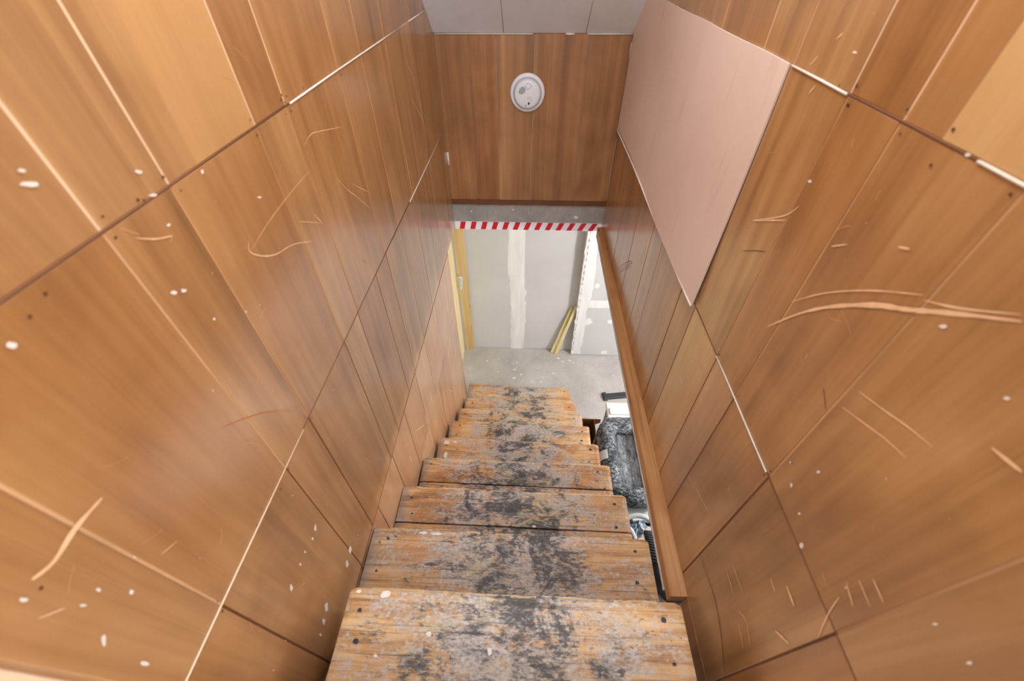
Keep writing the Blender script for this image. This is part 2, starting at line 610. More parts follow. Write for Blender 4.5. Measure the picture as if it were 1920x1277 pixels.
# traced wear on the two side walls: (kind, width, [(y, z) ...]) in metres
RIGHT_SCRATCHES = [
    ('t', 0.003, [(0.577, 2.6937), (0.5306, 2.7475), (0.4838, 2.7898), (0.4419, 2.8213), (0.3978, 2.8499)]),
    ('t', 0.008, [(0.5981, 2.6167), (0.5462, 2.6934), (0.4987, 2.7482), (0.4415, 2.7986), (0.4022, 2.8244), (0.3704, 2.8474), (0.3385, 2.8697), (0.3044, 2.8922)]),
    ('t', 0.003, [(0.3919, 2.8468), (0.3559, 2.865), (0.309, 2.8967)]),
    ('t', 0.003, [(0.3755, 2.7007), (0.3317, 2.7158), (0.3002, 2.7282), (0.2659, 2.7383)]),
    ('t', 0.003, [(0.3774, 2.6617), (0.3308, 2.6812), (0.3064, 2.6915), (0.2739, 2.7011)]),
    ('t', 0.005, [(0.2338, 2.7896), (0.2052, 2.7957)]),
    ('t', 0.003, [(0.195, 2.4992), (0.168, 2.4903)]),
    ('t', 0.003, [(0.1905, 2.5255), (0.1603, 2.5217)]),
    ('t', 0.003, [(0.1852, 2.5513), (0.1589, 2.5482)]),
    ('t', 0.003, [(0.1509, 2.3791), (0.1725, 2.4316), (0.1836, 2.4707)]),
    ('t', 0.007, [(0.2304, 2.3511), (0.1999, 2.3495)]),
    ('t', 0.003, [(0.2396, 2.1407), (0.2166, 2.1619), (0.1796, 2.1465)]),
    ('t', 0.003, [(0.2193, 2.125), (0.1807, 2.1122)]),
    ('t', 0.002, [(0.3154, 2.142), (0.2637, 2.142)]),
    ('t', 0.002, [(0.3147, 2.1796), (0.2577, 2.186)]),
    ('t', 0.002, [(0.5227, 2.11), (0.4439, 2.1404)]),
    ('t', 0.002, [(0.5716, 2.0825), (0.5458, 2.0935)]),
    ('t', 0.004, [(0.2528, 2.309), (0.2319, 2.307)]),
    ('t', 0.006, [(0.1819, 2.2626), (0.1698, 2.2783), (0.1585, 2.2916)]),
    ('t', 0.003, [(0.796, 2.7298), (0.7077, 2.7858), (0.6798, 2.819)]),
    ('t', 0.003, [(0.7952, 2.7291), (0.7318, 2.7644), (0.695, 2.7842)]),
    ('t', 0.003, [(0.5651, 2.8111), (0.5401, 2.83)]),
    ('t', 0.004, [(0.4665, 2.8712), (0.4503, 2.8783)]),
    ('t', 0.002, [(0.7885, 2.3344), (0.7327, 2.3432)]),
    ('t', 0.002, [(0.8176, 2.2165), (0.7786, 2.2149)]),
    ('t', 0.003, [(0.9388, 2.9339), (0.926, 2.9502)]),
    ('t', 0.003, [(0.7946, 2.9598), (0.7868, 2.9731)]),
    ('t', 0.003, [(0.8264, 2.9933), (0.8148, 3.0079)]),
    ('t', 0.003, [(0.7867, 3.0332), (0.7759, 3.0432)]),
    ('d', 0.002, [(0.7891, 2.661), (0.7447, 2.6903), (0.7091, 2.7104)]),
    ('d', 0.003, [(0.3934, 2.0205), (0.3362, 2.0311), (0.289, 2.038), (0.2383, 2.0278), (0.1835, 2.0017), (0.143, 1.9747)]),
    ('d', 0.002, [(1.7712, 1.9333), (1.6922, 2.0157), (1.5989, 2.096), (1.5473, 2.1248), (1.6479, 2.0338), (1.7445, 1.9422)]),
    ('d', 0.002, [(1.7359, 1.9353), (1.6159, 2.0469), (1.5382, 2.1172)]),
    ('d', 0.002, [(0.4209, 2.6516), (0.3922, 2.6321)]),
]
LEFT_SCRATCHES = [
    ('t', 0.008, [(0.1017, 2.717), (0.1203, 2.7097), (0.1507, 2.7137), (0.1845, 2.7105)]),
    ('t', 0.003, [(0.5826, 2.7907), (0.5732, 2.7783), (0.5846, 2.7627), (0.6081, 2.7454), (0.6381, 2.7317), (0.6948, 2.7162), (0.7611, 2.6835)]),
    ('t', 0.0015, [(0.5778, 2.7755), (0.6456, 2.7869), (0.7537, 2.7955), (0.8485, 2.798)]),
    ('t', 0.002, [(0.8621, 2.8446), (0.9023, 2.8519), (0.9489, 2.8434), (1.0647, 2.8162)]),
    ('t', 0.0025, [(0.9612, 2.7329), (0.9954, 2.691), (1.0494, 2.6412), (1.1125, 2.5784)]),
    ('o', 0.0015, [(0.3385, 2.6129), (0.3709, 2.5871), (0.4212, 2.5391), (0.4687, 2.4782)]),
    ('t', 0.003, [(0.412, 2.8973), (0.4339, 2.8829), (0.4584, 2.8731)]),
    ('t', 0.0015, [(0.7418, 2.74), (0.8175, 2.6951)]),
    ('t', 0.003, [(0.8045, 2.7223), (0.8268, 2.6875)]),
    ('t', 0.002, [(1.0349, 2.6874), (1.1249, 2.6243)]),
    ('t', 0.002, [(0.1672, 2.5845), (0.1882, 2.5715)]),
    ('t', 0.002, [(0.0774, 2.6837), (0.0906, 2.6642)]),
    ('w', 0.003, [(1.2534, 1.548), (1.2419, 1.4772)]),
    ('w', 0.0025, [(1.1232, 1.5401), (1.1209, 1.4691)]),
    ('w', 0.002, [(0.9872, 1.6139), (1.0824, 1.5215)]),
    ('w', 0.002, [(0.859, 1.6266), (0.8572, 1.5869)]),
    ('t', 0.002, [(1.5499, 1.2099), (1.4166, 1.2944), (1.3437, 1.2938), (1.3686, 1.1304), (1.4069, 1.0185)]),
    ('t', 0.002, [(1.5906, 1.1491), (1.6522, 1.0452)]),
    ('w', 0.002, [(1.7693, 2.8282), (1.8402, 2.7458), (1.8761, 2.6623), (1.9657, 2.5548)]),
    ('w', 0.002, [(1.7565, 2.7023), (1.8822, 2.6006), (1.9581, 2.5128)]),
]
RIGHT_FLECKS = [(0.3545, 2.8402, -0.0038, 0.0035, -0.0017, -0.0016), (0.2608, 2.8333, -0.0019, 0.0024, -0.0014, -0.0014), (0.0888, 2.6209, -0.0006, 0.0043, -0.0015, -0.0015), (0.333, 2.5543, -0.0022, 0.0042, -0.0018, -0.0017), (0.3483, 2.4792, -0.0019, 0.0039, -0.0026, -0.0025), (0.3053, 2.4669, -0.0016, 0.0039, -0.0019, -0.0018), (0.2657, 2.4368, -0.0019, 0.0053, -0.0037, -0.0035), (0.3765, 2.5037, -0.0021, 0.0038, -0.002, -0.0018), (0.1249, 2.6064, -0.0008, 0.0041, -0.0012, -0.0012), (0.728, 3.0276, -0.0058, 0.001, -0.0017, -0.0016), (0.6844, 2.8594, -0.005, 0.0022, -0.0019, -0.0018), (0.4655, 2.9829, -0.0038, 0.0014, -0.0016, -0.0016), (0.4323, 2.9823, -0.0033, 0.0013, -0.0015, -0.0015), ]
LEFT_FLECKS = [(0.2429, 2.889, 0.0027, -0.0028, -0.0023, -0.0024), (0.3535, 2.9877, 0.0081, -0.0036, -0.0017, -0.0018), (0.357, 2.9985, 0.0036, -0.0015, -0.0013, -0.0014), (0.4676, 2.9521, 0.0047, -0.0019, -0.0017, -0.0018), (0.4669, 2.9237, 0.0063, -0.0029, -0.0013, -0.0014), (0.4104, 2.8176, 0.0052, -0.0041, -0.0019, -0.002), (0.4243, 2.8103, 0.0042, -0.0032, -0.0019, -0.0021), (0.4392, 2.7466, 0.0024, -0.0021, -0.0016, -0.0017), (0.4627, 2.8859, 0.0029, -0.0016, -0.0014, -0.0015), (0.3484, 2.2023, 0.0019, -0.005, -0.0057, -0.0064), (0.3276, 2.1963, 0.0018, -0.0049, -0.0024, -0.0027), (0.2961, 2.2076, 0.0016, -0.0047, -0.0023, -0.0026), (0.2716, 2.2086, 0.0014, -0.0046, -0.0023, -0.0026), (0.2276, 2.2098, 0.0017, -0.0067, -0.0052, -0.0058), (0.2411, 2.0021, 0.0029, -0.0129, -0.0079, -0.0089), (0.2141, 1.9914, 0.0019, -0.0096, -0.0061, -0.0069), (0.1889, 1.986, 0.0011, -0.0063, -0.0026, -0.0029), (0.3851, 1.9611, 0.0038, -0.0113, -0.0079, -0.009), (0.3506, 1.9521, 0.0035, -0.0112, -0.0078, -0.0089), (0.0761, 2.592, 0.0006, -0.0036, -0.0054, -0.0057), (0.0664, 2.5088, 0.0011, -0.0084, -0.0023, -0.0025), (0.1131, 2.6399, 0.0008, -0.0033, -0.0016, -0.0017), (0.1225, 2.5944, 0.001, -0.0039, -0.0022, -0.0024), (0.0865, 2.711, 0.0011, -0.0048, -0.0017, -0.0018), (0.0972, 2.6454, 0.001, -0.0044, -0.0012, -0.0013), (0.4991, 2.7087, 0.002, -0.0017, -0.0012, -0.0013), (0.5626, 2.9132, 0.0029, -0.0012, -0.0025, -0.0027), (0.6562, 2.8311, 0.0054, -0.0026, -0.0012, -0.0013), ]
RIGHT_NAILS = [(0.5005, 2.9964), (0.4975, 2.9591), (0.685, 2.9707), (0.727, 2.9867), (0.7344, 2.4425), (0.6971, 2.4384), (0.7858, 2.4167), (0.4425, 2.3123), (0.4968, 2.4423), (0.5948, 2.3416), (0.9952, 2.3448), (0.3758, 2.505)]
LEFT_NAILS = [(0.4516, 2.9249), (0.4445, 2.9283), (0.2948, 2.9063), (0.2705, 2.8985), (0.0983, 2.7027), (0.8436, 2.9272), (0.8416, 2.94), (0.8571, 2.9345), (0.8559, 2.9094), (0.933, 2.9299), (1.1456, 2.9086), (1.0882, 2.886), (0.2955, 2.4229), (0.2701, 2.4166), (0.3463, 2.3957)]
FLOOR_FLECKS = [(-0.3826, 2.8894, 0.0168), (-0.2688, 2.9238, 0.0126), (-0.0765, 2.805, 0.0126), (-0.0974, 2.7825, 0.021), (-0.031, 2.7209, 0.0168), (-0.0987, 2.6695, 0.021), (0.2897, 2.747, 0.0168), (0.0764, 2.628, 0.0126), (0.3512, 2.9544, 0.021), (0.3934, 2.9108, 0.021), (0.4657, 2.9285, 0.0168), (0.0922, 2.6218, 0.0126), (0.1873, 2.6872, 0.0084), (-0.2576, 2.7479, 0.0126), (0.1656, 2.6314, 0.0126), (-0.0734, 2.8785, 0.0126), (0.5023, 2.9, 0.0126), (0.1456, 2.8133, 0.0084), (-0.5591, 2.787, 0.0126)]

# ------------------------------------------------------------------ the stairwell
H = .46                        # half width between the panelled faces
YF = 2.347                     # far wall
T = .006                       # panel thickness
SLOPE = .783
ZTOP = 4.45


def ceil_z(y):
    return min(ZTOP, C - .326 + (YF - y) * SLOPE)


def side_place(sx):
    return lambda u, v, t: (sx * t, u, v)


G = .0021                      # half a groove


def row(wall, sx, z0, z1, breaks, mats, gaps=None):
    """one course of panelling: a plank between each pair of grooves"""
    for i in range(len(breaks) - 1):
        y0, y1 = breaks[i] + G, breaks[i + 1] - G
        if gaps and i in gaps:
            y1 = breaks[i + 1]
        if gaps and i - 1 in gaps:
            y0 = breaks[i]
        a0 = z0 + .0008
        if z1 is None:
            ta, tb = ceil_z(y0), ceil_z(y1)
            poly = [(y0, a0), (y1, a0), (y1, tb), (y0, ta)]
            if tb <= a0:
                poly = [(y0, a0), (YF - (a0 - C + .326) / SLOPE, a0), (y0, ta)]
            if ta >= ZTOP > tb:
                yk = YF - (ZTOP - C + .326) / SLOPE
                poly.insert(3, (yk, ZTOP))
        else:
            poly = [(y0, a0), (y1, a0), (y1, z1 - .0008), (y0, z1 - .0008)]
        mat = mats.get(i, mats['d'])
        proud = rng.uniform(-.0004, .0004)
        cy, cz = (y0 + y1) / 2, (z0 + (z1 or z0 + .6)) / 2
        MB().prism(poly, H + T, H + proud, side_place(sx), .0008).build('plank', mat, wall, loc=(sx * (H + T), cy, cz))


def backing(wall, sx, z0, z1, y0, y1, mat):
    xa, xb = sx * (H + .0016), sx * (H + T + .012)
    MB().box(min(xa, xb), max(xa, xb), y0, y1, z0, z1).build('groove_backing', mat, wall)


# --- left wall: a solid wall down to the basement floor, panelled in courses
wl = MB()
wl.box(-.58, -H - T - .012, .02, YF + .12, C - 1.318, ZTOP)
wl.box(-.58, -H - T - .012, .02, 2.045, 0, C - 1.318)
wall_left = struct(wl.build('wall_left', 'wall_core'))
LB = [.044, .152, .383, .5, .729, .846, 1.131, 1.312, 1.555, 1.761, 1.899, 2.166, YF]
row(wall_left, -1, C - .228, None, LB[:4] + [.563] + LB[4:], {'d': 'veneer', 4: 'veneer_pale'}, gaps=(3,))
row(wall_left, -1, C - .738, C - .23, LB, {'d': 'veneer'})
row(wall_left, -1, C - 1.315, C - .74, [.044, .152, .384, .5, .733, .844, 1.026, 1.143, 1.333, 1.56, 1.761, 1.899, 2.166, YF], {'d': 'veneer'})
row(wall_left, -1, C - 1.724, C - 1.317, [.0, .38, .56, .744, .93, 1.13, 1.33, 1.55, 1.8, 2.05], {'d': 'veneer_red'})
row(wall_left, -1, C - 2.28, C - 1.726, [.7, .95, 1.15, 1.42, 1.68, 2.05], {'d': 'veneer_red'})
row(wall_left, -1, .005, C - 2.282, [1.2, 1.6, 2.05], {'d': 'veneer_red'})
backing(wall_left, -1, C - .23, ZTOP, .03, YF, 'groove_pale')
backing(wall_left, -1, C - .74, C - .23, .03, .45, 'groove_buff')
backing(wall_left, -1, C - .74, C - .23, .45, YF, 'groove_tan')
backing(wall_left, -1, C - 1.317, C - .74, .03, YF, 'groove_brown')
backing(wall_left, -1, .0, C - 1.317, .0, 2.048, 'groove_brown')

# --- right wall: stops at the basement ceiling, open beneath
wr = MB()
wr.box(H + T + .012, .58, .02, YF + .12, C - 1.29, ZTOP)
wr.box(H + T + .012, .58, -.1, .33, C - 1.75, C - 1.29)
wall_right = struct(wr.build('wall_right', 'wall_core'))
row(wall_right, 1, C - .167, None, [.0, .149, .389, .508, .575, .697, .881, 1.016, 1.274, 1.393, 1.62, 1.86, 2.1, YF], {'d': 'veneer', 2: 'veneer_pale'}, gaps=(2,))
row(wall_right, 1, C - .722, C - .169, [.0, .149, .39, .577, .697, .886], {'d': 'veneer'})
row(wall_right, 1, C - 1.292, C - .724, [.0, .149, .391, .577, .697, .886, 1.0, 1.26, 1.39, 1.62, 1.9, 2.1, YF], {'d': 'veneer', 3: 'veneer_red', 4: 'veneer_pale'})
row(wall_right, 1, C - 1.75, C - 1.294, [-.1, .15, .333], {'d': 'veneer'})
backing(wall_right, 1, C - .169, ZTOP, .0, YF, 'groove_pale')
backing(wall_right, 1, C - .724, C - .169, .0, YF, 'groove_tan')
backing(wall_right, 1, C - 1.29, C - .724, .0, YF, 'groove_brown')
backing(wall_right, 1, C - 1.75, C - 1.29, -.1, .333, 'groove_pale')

# a sheet turned back to front, slightly bowed away from the wall along its lower edge
NU, NV = 24, 14
rings_f, rings_b = [], []
pv = []
for i in range(NU + 1):
    y = .888 + (2.33 - .888) * i / NU
    col_ = []
    for j in range(NV + 1):
        v = j / NV
        lo = C - .722 - .004 * math.sin(i / NU * 7)
        hi = C - .1665 + .0008 * math.sin(i * .9)
        z = lo + (hi - lo) * v
        bow = .0045 + .011 * (1 - v) ** 2.2 * (.55 + .45 * math.sin(i / NU * 5.2 + .4)) 
        col_.append((y, z, H - bow))
    pv.append(col_)
pm = MB()
k = (NV + 1)
front = [(x, y, z) for c_ in pv for (y, z, x) in c_]
back = [(x + .004, y, z) for (x, y, z) in front]
n_ = len(front)
fs = []
for i in range(NU):
    for j in range(NV):
        a = i * k + j
        fs.append((a, a + 1, a + k + 1, a + k))
        fs.append((n_ + a, n_ + a + k, n_ + a + k + 1, n_ + a + 1))
edge = [i * k for i in range(NU + 1)] + [NU * k + j for j in range(1, k)] + [i * k + NV for i in range(NU - 1, -1, -1)] + [j for j in range(NV - 1, 0, -1)]
pm.add(front, [f_ for f_ in fs if max(f_) < n_], True)
pm.add(back, [tuple(v - n_ for v in f_) for f_ in fs if min(f_) >= n_], True)
pm.add([front[a] for a in edge] + [back[a] for a in edge], [(q, (q + 1) % len(edge), len(edge) + (q + 1) % len(edge), len(edge) + q) for q in range(len(edge))])
pink = pm.build('panel', 'panel_back', wall_right, loc=(H, 1.6, C - .44), recalc=False)
tag(pink, 'pale pink unfinished panel among the wooden ones')


def edge_line(wall, sx, pts, w, mat='white_edge', lift=.0012, name='edge_strip'):
    """thin raised line on a side wall, pts = (y, z)"""
    mb = MB()
    x = sx * (H - lift)
    mb.tube([(x, y, z) for y, z in pts], w / 2, 6)
    return mb.build(name, mat, wall)


edge_line(wall_right, 1, [(.888 + i * .0721, C - .7235 - .004 * math.sin(i / 20 * 7)) for i in range(21)], .007, lift=.012)
edge_line(wall_right, 1, [(.70, C - .7235), (.6, C - .7225), (.5, C - .7232), (.4, C - .723)], .0032)
edge_line(wall_right, 1, [(.882, C - .168), (.78, C - .168), (.70, C - .1685)], .004)
edge_line(wall_right, 1, [(.45, C - .168), (.40, C - .1685), (.36, C - .168)], .0035)
edge_line(wall_left, -1, [(.86, C - .229), (1.1, C - .2285), (1.5, C - .229), (1.75, C - .2295)], .0036)
edge_line(wall_left, -1, [(1.9, C - .229), (2.1, C - .229), (2.3, C - .229)], .004)
edge_line(wall_left, -1, [(.0505, C - .7395), (.25, C - .739), (.47, C - .739)], .003, 'groove_pale')
edge_line(wall_left, -1, [(1.5, C - .739), (1.9, C - .739), (2.33, C - .739)], .003)
for wall, sx, zz, ya_, yb_ in ((wall_left, -1, C - .229, .05, .86), (wall_right, 1, C - .168, .45, .7), (wall_right, 1, C - .168, .05, .36),
                               (wall_left, -1, C - .739, .47, 1.5), (wall_right, 1, C - .723, .05, .4), (wall_right, 1, C - .723, .7, .88), (wall_left, -1, C - 1.316, .05, 2.04)):
    edge_line(wall, sx, [(ya_, zz), ((ya_ + yb_) / 2, zz + .0004), (yb_, zz)], .0036, 'groove_brown', -.0006, 'seam')
edge_line(wall_left, -1, [(2.052, 1.82), (2.05, 1.2), (2.056, .5)], .008, 'groove_pale')


def marks(wall, sx, data, flecks, nails, name_s):
    kinds = {}
    for kd, w, pts in data:
        mb = kinds.setdefault(kd, MB())
        # resample smoothly and taper to both ends
        P = [Vector((p[0], p[1])) for p in pts]
        Q = []
        n = len(P)
        for i in range(n - 1):
            p0, p1, p2, p3 = P[max(0, i - 1)], P[i], P[i + 1], P[min(n - 1, i + 2)]
            for t in (0, .25, .5, .75):
                Q.append(.5 * ((2 * p1) + (p2 - p0) * t + (2 * p0 - 5 * p1 + 4 * p2 - p3) * t * t + (3 * p1 - p0 - 3 * p2 + p3) * t ** 3))
        Q.append(P[-1])
        N = len(Q)
        L, R_ = [], []
        for i in range(N):
            d = (Q[min(N - 1, i + 1)] - Q[max(0, i - 1)]).normalized()
            nn = Vector((-d.y, d.x))
            ww = w * .42 * (.25 + .75 * math.sin(math.pi * (i + .35) / (N - .3))) * rng.uniform(.7, 1.2)
            L.append(Q[i] + nn * ww)
            R_.append(Q[i] - nn * ww)
        x = sx * (H - .0011)
        mb.add([(x, p.x, p.y) for p in L] + [(x, p.x, p.y) for p in R_], [(i, i + 1, N + i + 1, N + i) for i in range(N - 1)])
    mat = {'t': 'scratch_tan', 'd': 'scratch_dark', 'o': 'scratch_orange', 'w': 'white_paint'}
    for kd, mb in kinds.items():
        tag(mb.build('scratches', mat[kd], wall), kind='stuff')
    mb = MB()
    x = sx * (H - .0012)
    for y, z, ay, az, by, bz in flecks:
        vs = []
        for j in range(9):
            t = j / 9 * 2 * math.pi
            r = rng.uniform(.7, 1.15)
            vs.append((x, y + r * (ay * math.cos(t) + by * math.sin(t)), z + r * (az * math.cos(t) + bz * math.sin(t))))
        mb.add(vs, [tuple(range(9))])
    for _ in range(45):
        y, z = rng.uniform(.1, 2.1), C - rng.uniform(-.1, 1.28)
        if sx > 0 and y > .88 and C - .73 < z < C - .15:
            continue
        r = rng.uniform(.0004, .0012)
        el = rng.uniform(1, 2.6)
        vs = [(x, y + r * math.cos(j * 1.047), z + el * r * math.sin(j * 1.047)) for j in range(6)]
        mb.add(vs, [tuple(range(6))])
    tag(mb.build('paint_flecks', 'white_paint', wall), kind='stuff')
    mb = MB()
    extra = []
    for zz in ((C - .228, C - .738, C - 1.315) if sx < 0 else (C - .167, C - .722)):
        for yy in (LB if sx < 0 else [.39, .577, .697]):
            extra += [(yy + rng.uniform(-.012, .012), zz + .012), (yy + rng.uniform(-.012, .012), zz - .012)]
    for y, z in list(nails) + extra:
        r = rng.uniform(.0014, .0024)
        mb.add([(x, y + r * math.cos(j * 1.047), z + r * math.sin(j * 1.047)) for j in range(6)], [tuple(range(6))])
    tag(mb.build('nail_heads', 'nail_dark', wall), kind='stuff')


marks(wall_right, 1, RIGHT_SCRATCHES, RIGHT_FLECKS, RIGHT_NAILS, 'right')
marks(wall_left, -1, LEFT_SCRATCHES, LEFT_FLECKS, LEFT_NAILS, 'left')

# pencil-thin hair scratches in all directions
for wall, sx in ((wall_left, -1), (wall_right, 1)):
    mb = MB()
    x = sx * (H - .001)
    for _ in range(110):
        y, z = rng.uniform(.1, 1.9), C - rng.uniform(.0, 1.28)
        if sx > 0 and y > .86 and z > C - .76:
            continue
        a, ln = rng.uniform(0, 3.14), rng.uniform(.008, .045)
        cv = rng.uniform(-.6, .6)
        pts = []
        for i in range(5):
            pts.append((y, z))
            y += ln / 4 * math.cos(a)
            z += ln / 4 * math.sin(a)
            a += cv / 4
        w = rng.uniform(.0002, .0006)
        vs = []
        for (py, pz) in pts:
            vs += [(x, py + w * math.sin(a), pz - w * math.cos(a)), (x, py - w * math.sin(a), pz + w * math.cos(a))]
        mb.add(vs, [(2 * i, 2 * i + 1, 2 * i + 3, 2 * i + 2) for i in range(4)])
    tag(mb.build('hair_scratches', 'hair', wall), kind='stuff')

# --- far wall over the opening
wf = MB()
wf.box(-H - .1, H + .1, YF + T + .006, YF + .22, C - 1.165, C - .2)
wall_far = struct(wf.build('wall_far', 'groove_pale'))
fb = [-.4605, -.302, -.172, .010, .262, .458]
for i in range(5):
    x0, x1 = fb[i] + .0016, fb[i + 1] - .0016
    poly = [(x0, C - 1.135), (x1, C - 1.135), (x1, C - .327), (x0, C - .327)]
    MB().prism(poly, YF + T + .006, YF, lambda u, v, t: (u, t, v), .0012).build('plank', 'veneer_far', wall_far, loc=((x0 + x1) / 2, YF, C - .7))
e = MB()
n = 30
rings = []
for i in range(n + 1):
    x = -H + 2 * H * i / n
    d = .005 * noise.noise((x * 9, 0, 3))
    rings.append([(x, YF - .004, C - 1.133), (x, YF - .006, C - 1.163 + d), (x, YF + .014, C - 1.168 + d), (x, YF + .016, C - 1.133)])
e.loft(rings, True, True)
e.build('wood_strip', 'dark_wood_edge', wall_far)
e = MB()
e.box(-H - .02, H + .02, YF + .008, YF + .22, C - 1.335, C - 1.15, .004)
e.build('concrete_beam', 'concrete_beam', wall_far, loc=(0, YF, C - 1.24))
e = MB()
vs = []
for j in range(11):
    t = j / 11 * 6.283
    r = rng.uniform(.75, 1.2)
    vs.append((.292 + .013 * r * math.cos(t), YF + .0065, C - 1.243 + .011 * r * math.sin(t)))
e.add(vs, [tuple(range(11))])
for dx, dz, r0_ in ((-.095, .045, .006), (.0, .05, .004), (.003, .03, .004), (-.35, .03, .006), (.12, .028, .003)):
    e.add([(dx + r0_ * math.cos(j) * rng.uniform(.6, 1.2), YF + .0065, C - 1.243 + dz + r0_ * .8 * math.sin(j)) for j in range(6)], [tuple(range(6))])
tag(e.build('plaster_spots', 'white_paint', wall_far), kind='stuff')
# caulk in the corners of the far wall
for pts, w in (([(-.455, YF - .004, C - .329), (-.1, YF - .004, C - .328), (.0, YF - .004, C - .3285)], .005),
               ([(.15, YF - .004, C - .328), (.19, YF - .004, C - .329)], .008),
               ([(.25, YF - .004, C - .328), (.455, YF - .004, C - .328)], .006),
               ([(.4555, YF - .003, C - .36), (.456, YF - .003, C - .42)], .004),
               ([(-.455, YF - .003, C - .86), (-.4555, YF - .004, C - .93)], .012)):
    MB().tube(pts, w / 2, 6).build('caulk_line', 'white_edge', wall_far)

# --- sloping ceiling under the upper flight
nv = Vector((0, SLOPE, 1)).normalized()       # upward normal of the slope
cl = MB()
ya, yb = YF + .02, .75
pts = [(-H - .1, ya, C - .326 - (ya - YF) * SLOPE), (H + .1, ya, C - .326 - (ya - YF) * SLOPE), (H + .1, yb, C - .326 + (YF - yb) * SLOPE), (-H - .1, yb, C - .326 + (YF - yb) * SLOPE)]
lo = [Vector(p) + nv * .016 for p in pts]
hi = [Vector(p) + nv * .08 for p in pts]
cl.loft([lo, hi], True, True)
ceiling = struct(cl.build('ceiling', 'white_edge'))
cb = [-.475, -.135, .242, .475]
for i in range(3):
    x0, x1 = cb[i] + .0018, cb[i + 1] - .0018
    P0 = [(x0, YF), (x1, YF), (x1, yb), (x0, yb)]

    def pl(u, v, t):
        return tuple(Vector((u, v, C - .326 + (YF - v) * SLOPE)) + nv * t)
    MB().prism(P0, .016, 0, pl, .001).build('panel', 'ceiling_paint', ceiling, loc=((x0 + x1) / 2, 1.6, C))
for xk in (cb[1], cb[2]):
    MB().tube([pl(xk + .0015 * math.sin(v * 9), v, .0025) for v in np.linspace(YF - .004, yb, 14)], .0022, 5).build('joint_line', 'white_edge', ceiling)

# --- ledge along the foot of the right wall
ld = MB()
rings = []
n = 50
for i in range(n + 1):
    y = .334 + (2.33 - .334) * i / n
    w_ = .044 - .012 * i / n
    d = .0016 * noise.noise((y * 6, 1.3, 0))
    x0 = H - w_ + d
    rings.append([(x0 + .003, y, C - 1.293), (H + .03, y, C - 1.289), (H + .03, y, C - 1.335), (x0, y, C - 1.335), (x0, y, C - 1.297)])
ld.loft(rings, True, True)
trim_1 = struct(ld.build('trim_1', 'ledge_wood'))
pe = MB()
rings = []
for i in range(n * 3 + 1):
    y = .36 + (2.31 - .36) * i / (n * 3)
    w_ = .044 - .012 * (y - .334) / 2
    r = .003 + .0022 * noise.noise((y * 35, 5, 2))
    x0 = H - w_ - .0015
    rings.append([(x0 - r, y, C - 1.336), (x0 + .012, y, C - 1.333), (x0 + .012, y, C - 1.35), (x0 - r * .6, y, C - 1.345)])
pe.loft(rings, True, True)
pe.build('plaster_edge', 'concrete_floor', trim_1)

# white door casing at the head of the stairs
cs = MB()
cs.box(-H - .02, -H + .004, .026, .0395, C - 1.1, ZTOP, .002)
struct(cs.build('trim_2', 'groove_pale'))
cs = MB()
cs.box(-H - .12, -H + .012, -.09, .019, C - 1.1, ZTOP, .004)
struct(cs.build('trim_3', 'casing_white'))
fl = MB()
fl.box(-1.6, 1.6, -2.4, .0, C - 1.1, C - .93)
struct(fl.build('floor_upper', 'upper_floor'))
ww = MB()
ww.box(-1.7, -1.6, -2.4, .0, C - .93, ZTOP)
struct(ww.build('wall_upper_left', 'casing_white'))
ww = MB()
ww.box(1.6, 1.7, -2.4, .0, C - .93, ZTOP)
struct(ww.build('wall_upper_right', 'casing_white'))

# ------------------------------------------------------------------ the basement
fl = MB()
fl.box(-2.2, 2.8, -.8, 3.3, -.12, 0)
floor = struct(fl.build('floor', 'concrete_floor'))
mb = MB()
for x, y, r in FLOOR_FLECKS:
    a0, el = rng.uniform(0, 6), rng.uniform(.5, 1)
    mb.add([(x + r * math.cos(j * .785 + a0) * rng.uniform(.4, 1.1), y + r * el * math.sin(j * .785 + a0) * rng.uniform(.4, 1.1), .0012) for j in range(8)], [tuple(range(8))])
for _ in range(160):
    x, y, r = rng.uniform(-.5, 1.1), rng.uniform(2.0, 3.0), rng.uniform(.002, .006)
    mb.add([(x + r * math.cos(j * 1.047), y + r * .7 * math.sin(j * 1.047), .0012) for j in range(6)], [tuple(range(6))])
tag(mb.build('paint_splashes', 'white_paint', floor), kind='stuff')

DY = 3.085
w = MB()
w.box(-2.2, 2.8, DY + .013, DY + .12, 0, 1.9)
wall_back = struct(w.build('wall_back', 'wall_core'))
for x0, x1 in ((-1.3, -.08), (-.08, 1.14), (1.14, 2.36)):
    for z0, z1 in ((.004, .955), (.957, 1.88)):
        dz = .0 if z0 < .5 else .0025
        w = MB()
        w.box(x0 + .001, x1 - .001, DY - dz, DY + .013, z0, z1, .001)
        w.build('drywall_sheet', 'drywall', wall_back, loc=((x0 + x1) / 2, DY, (z0 + z1) / 2))


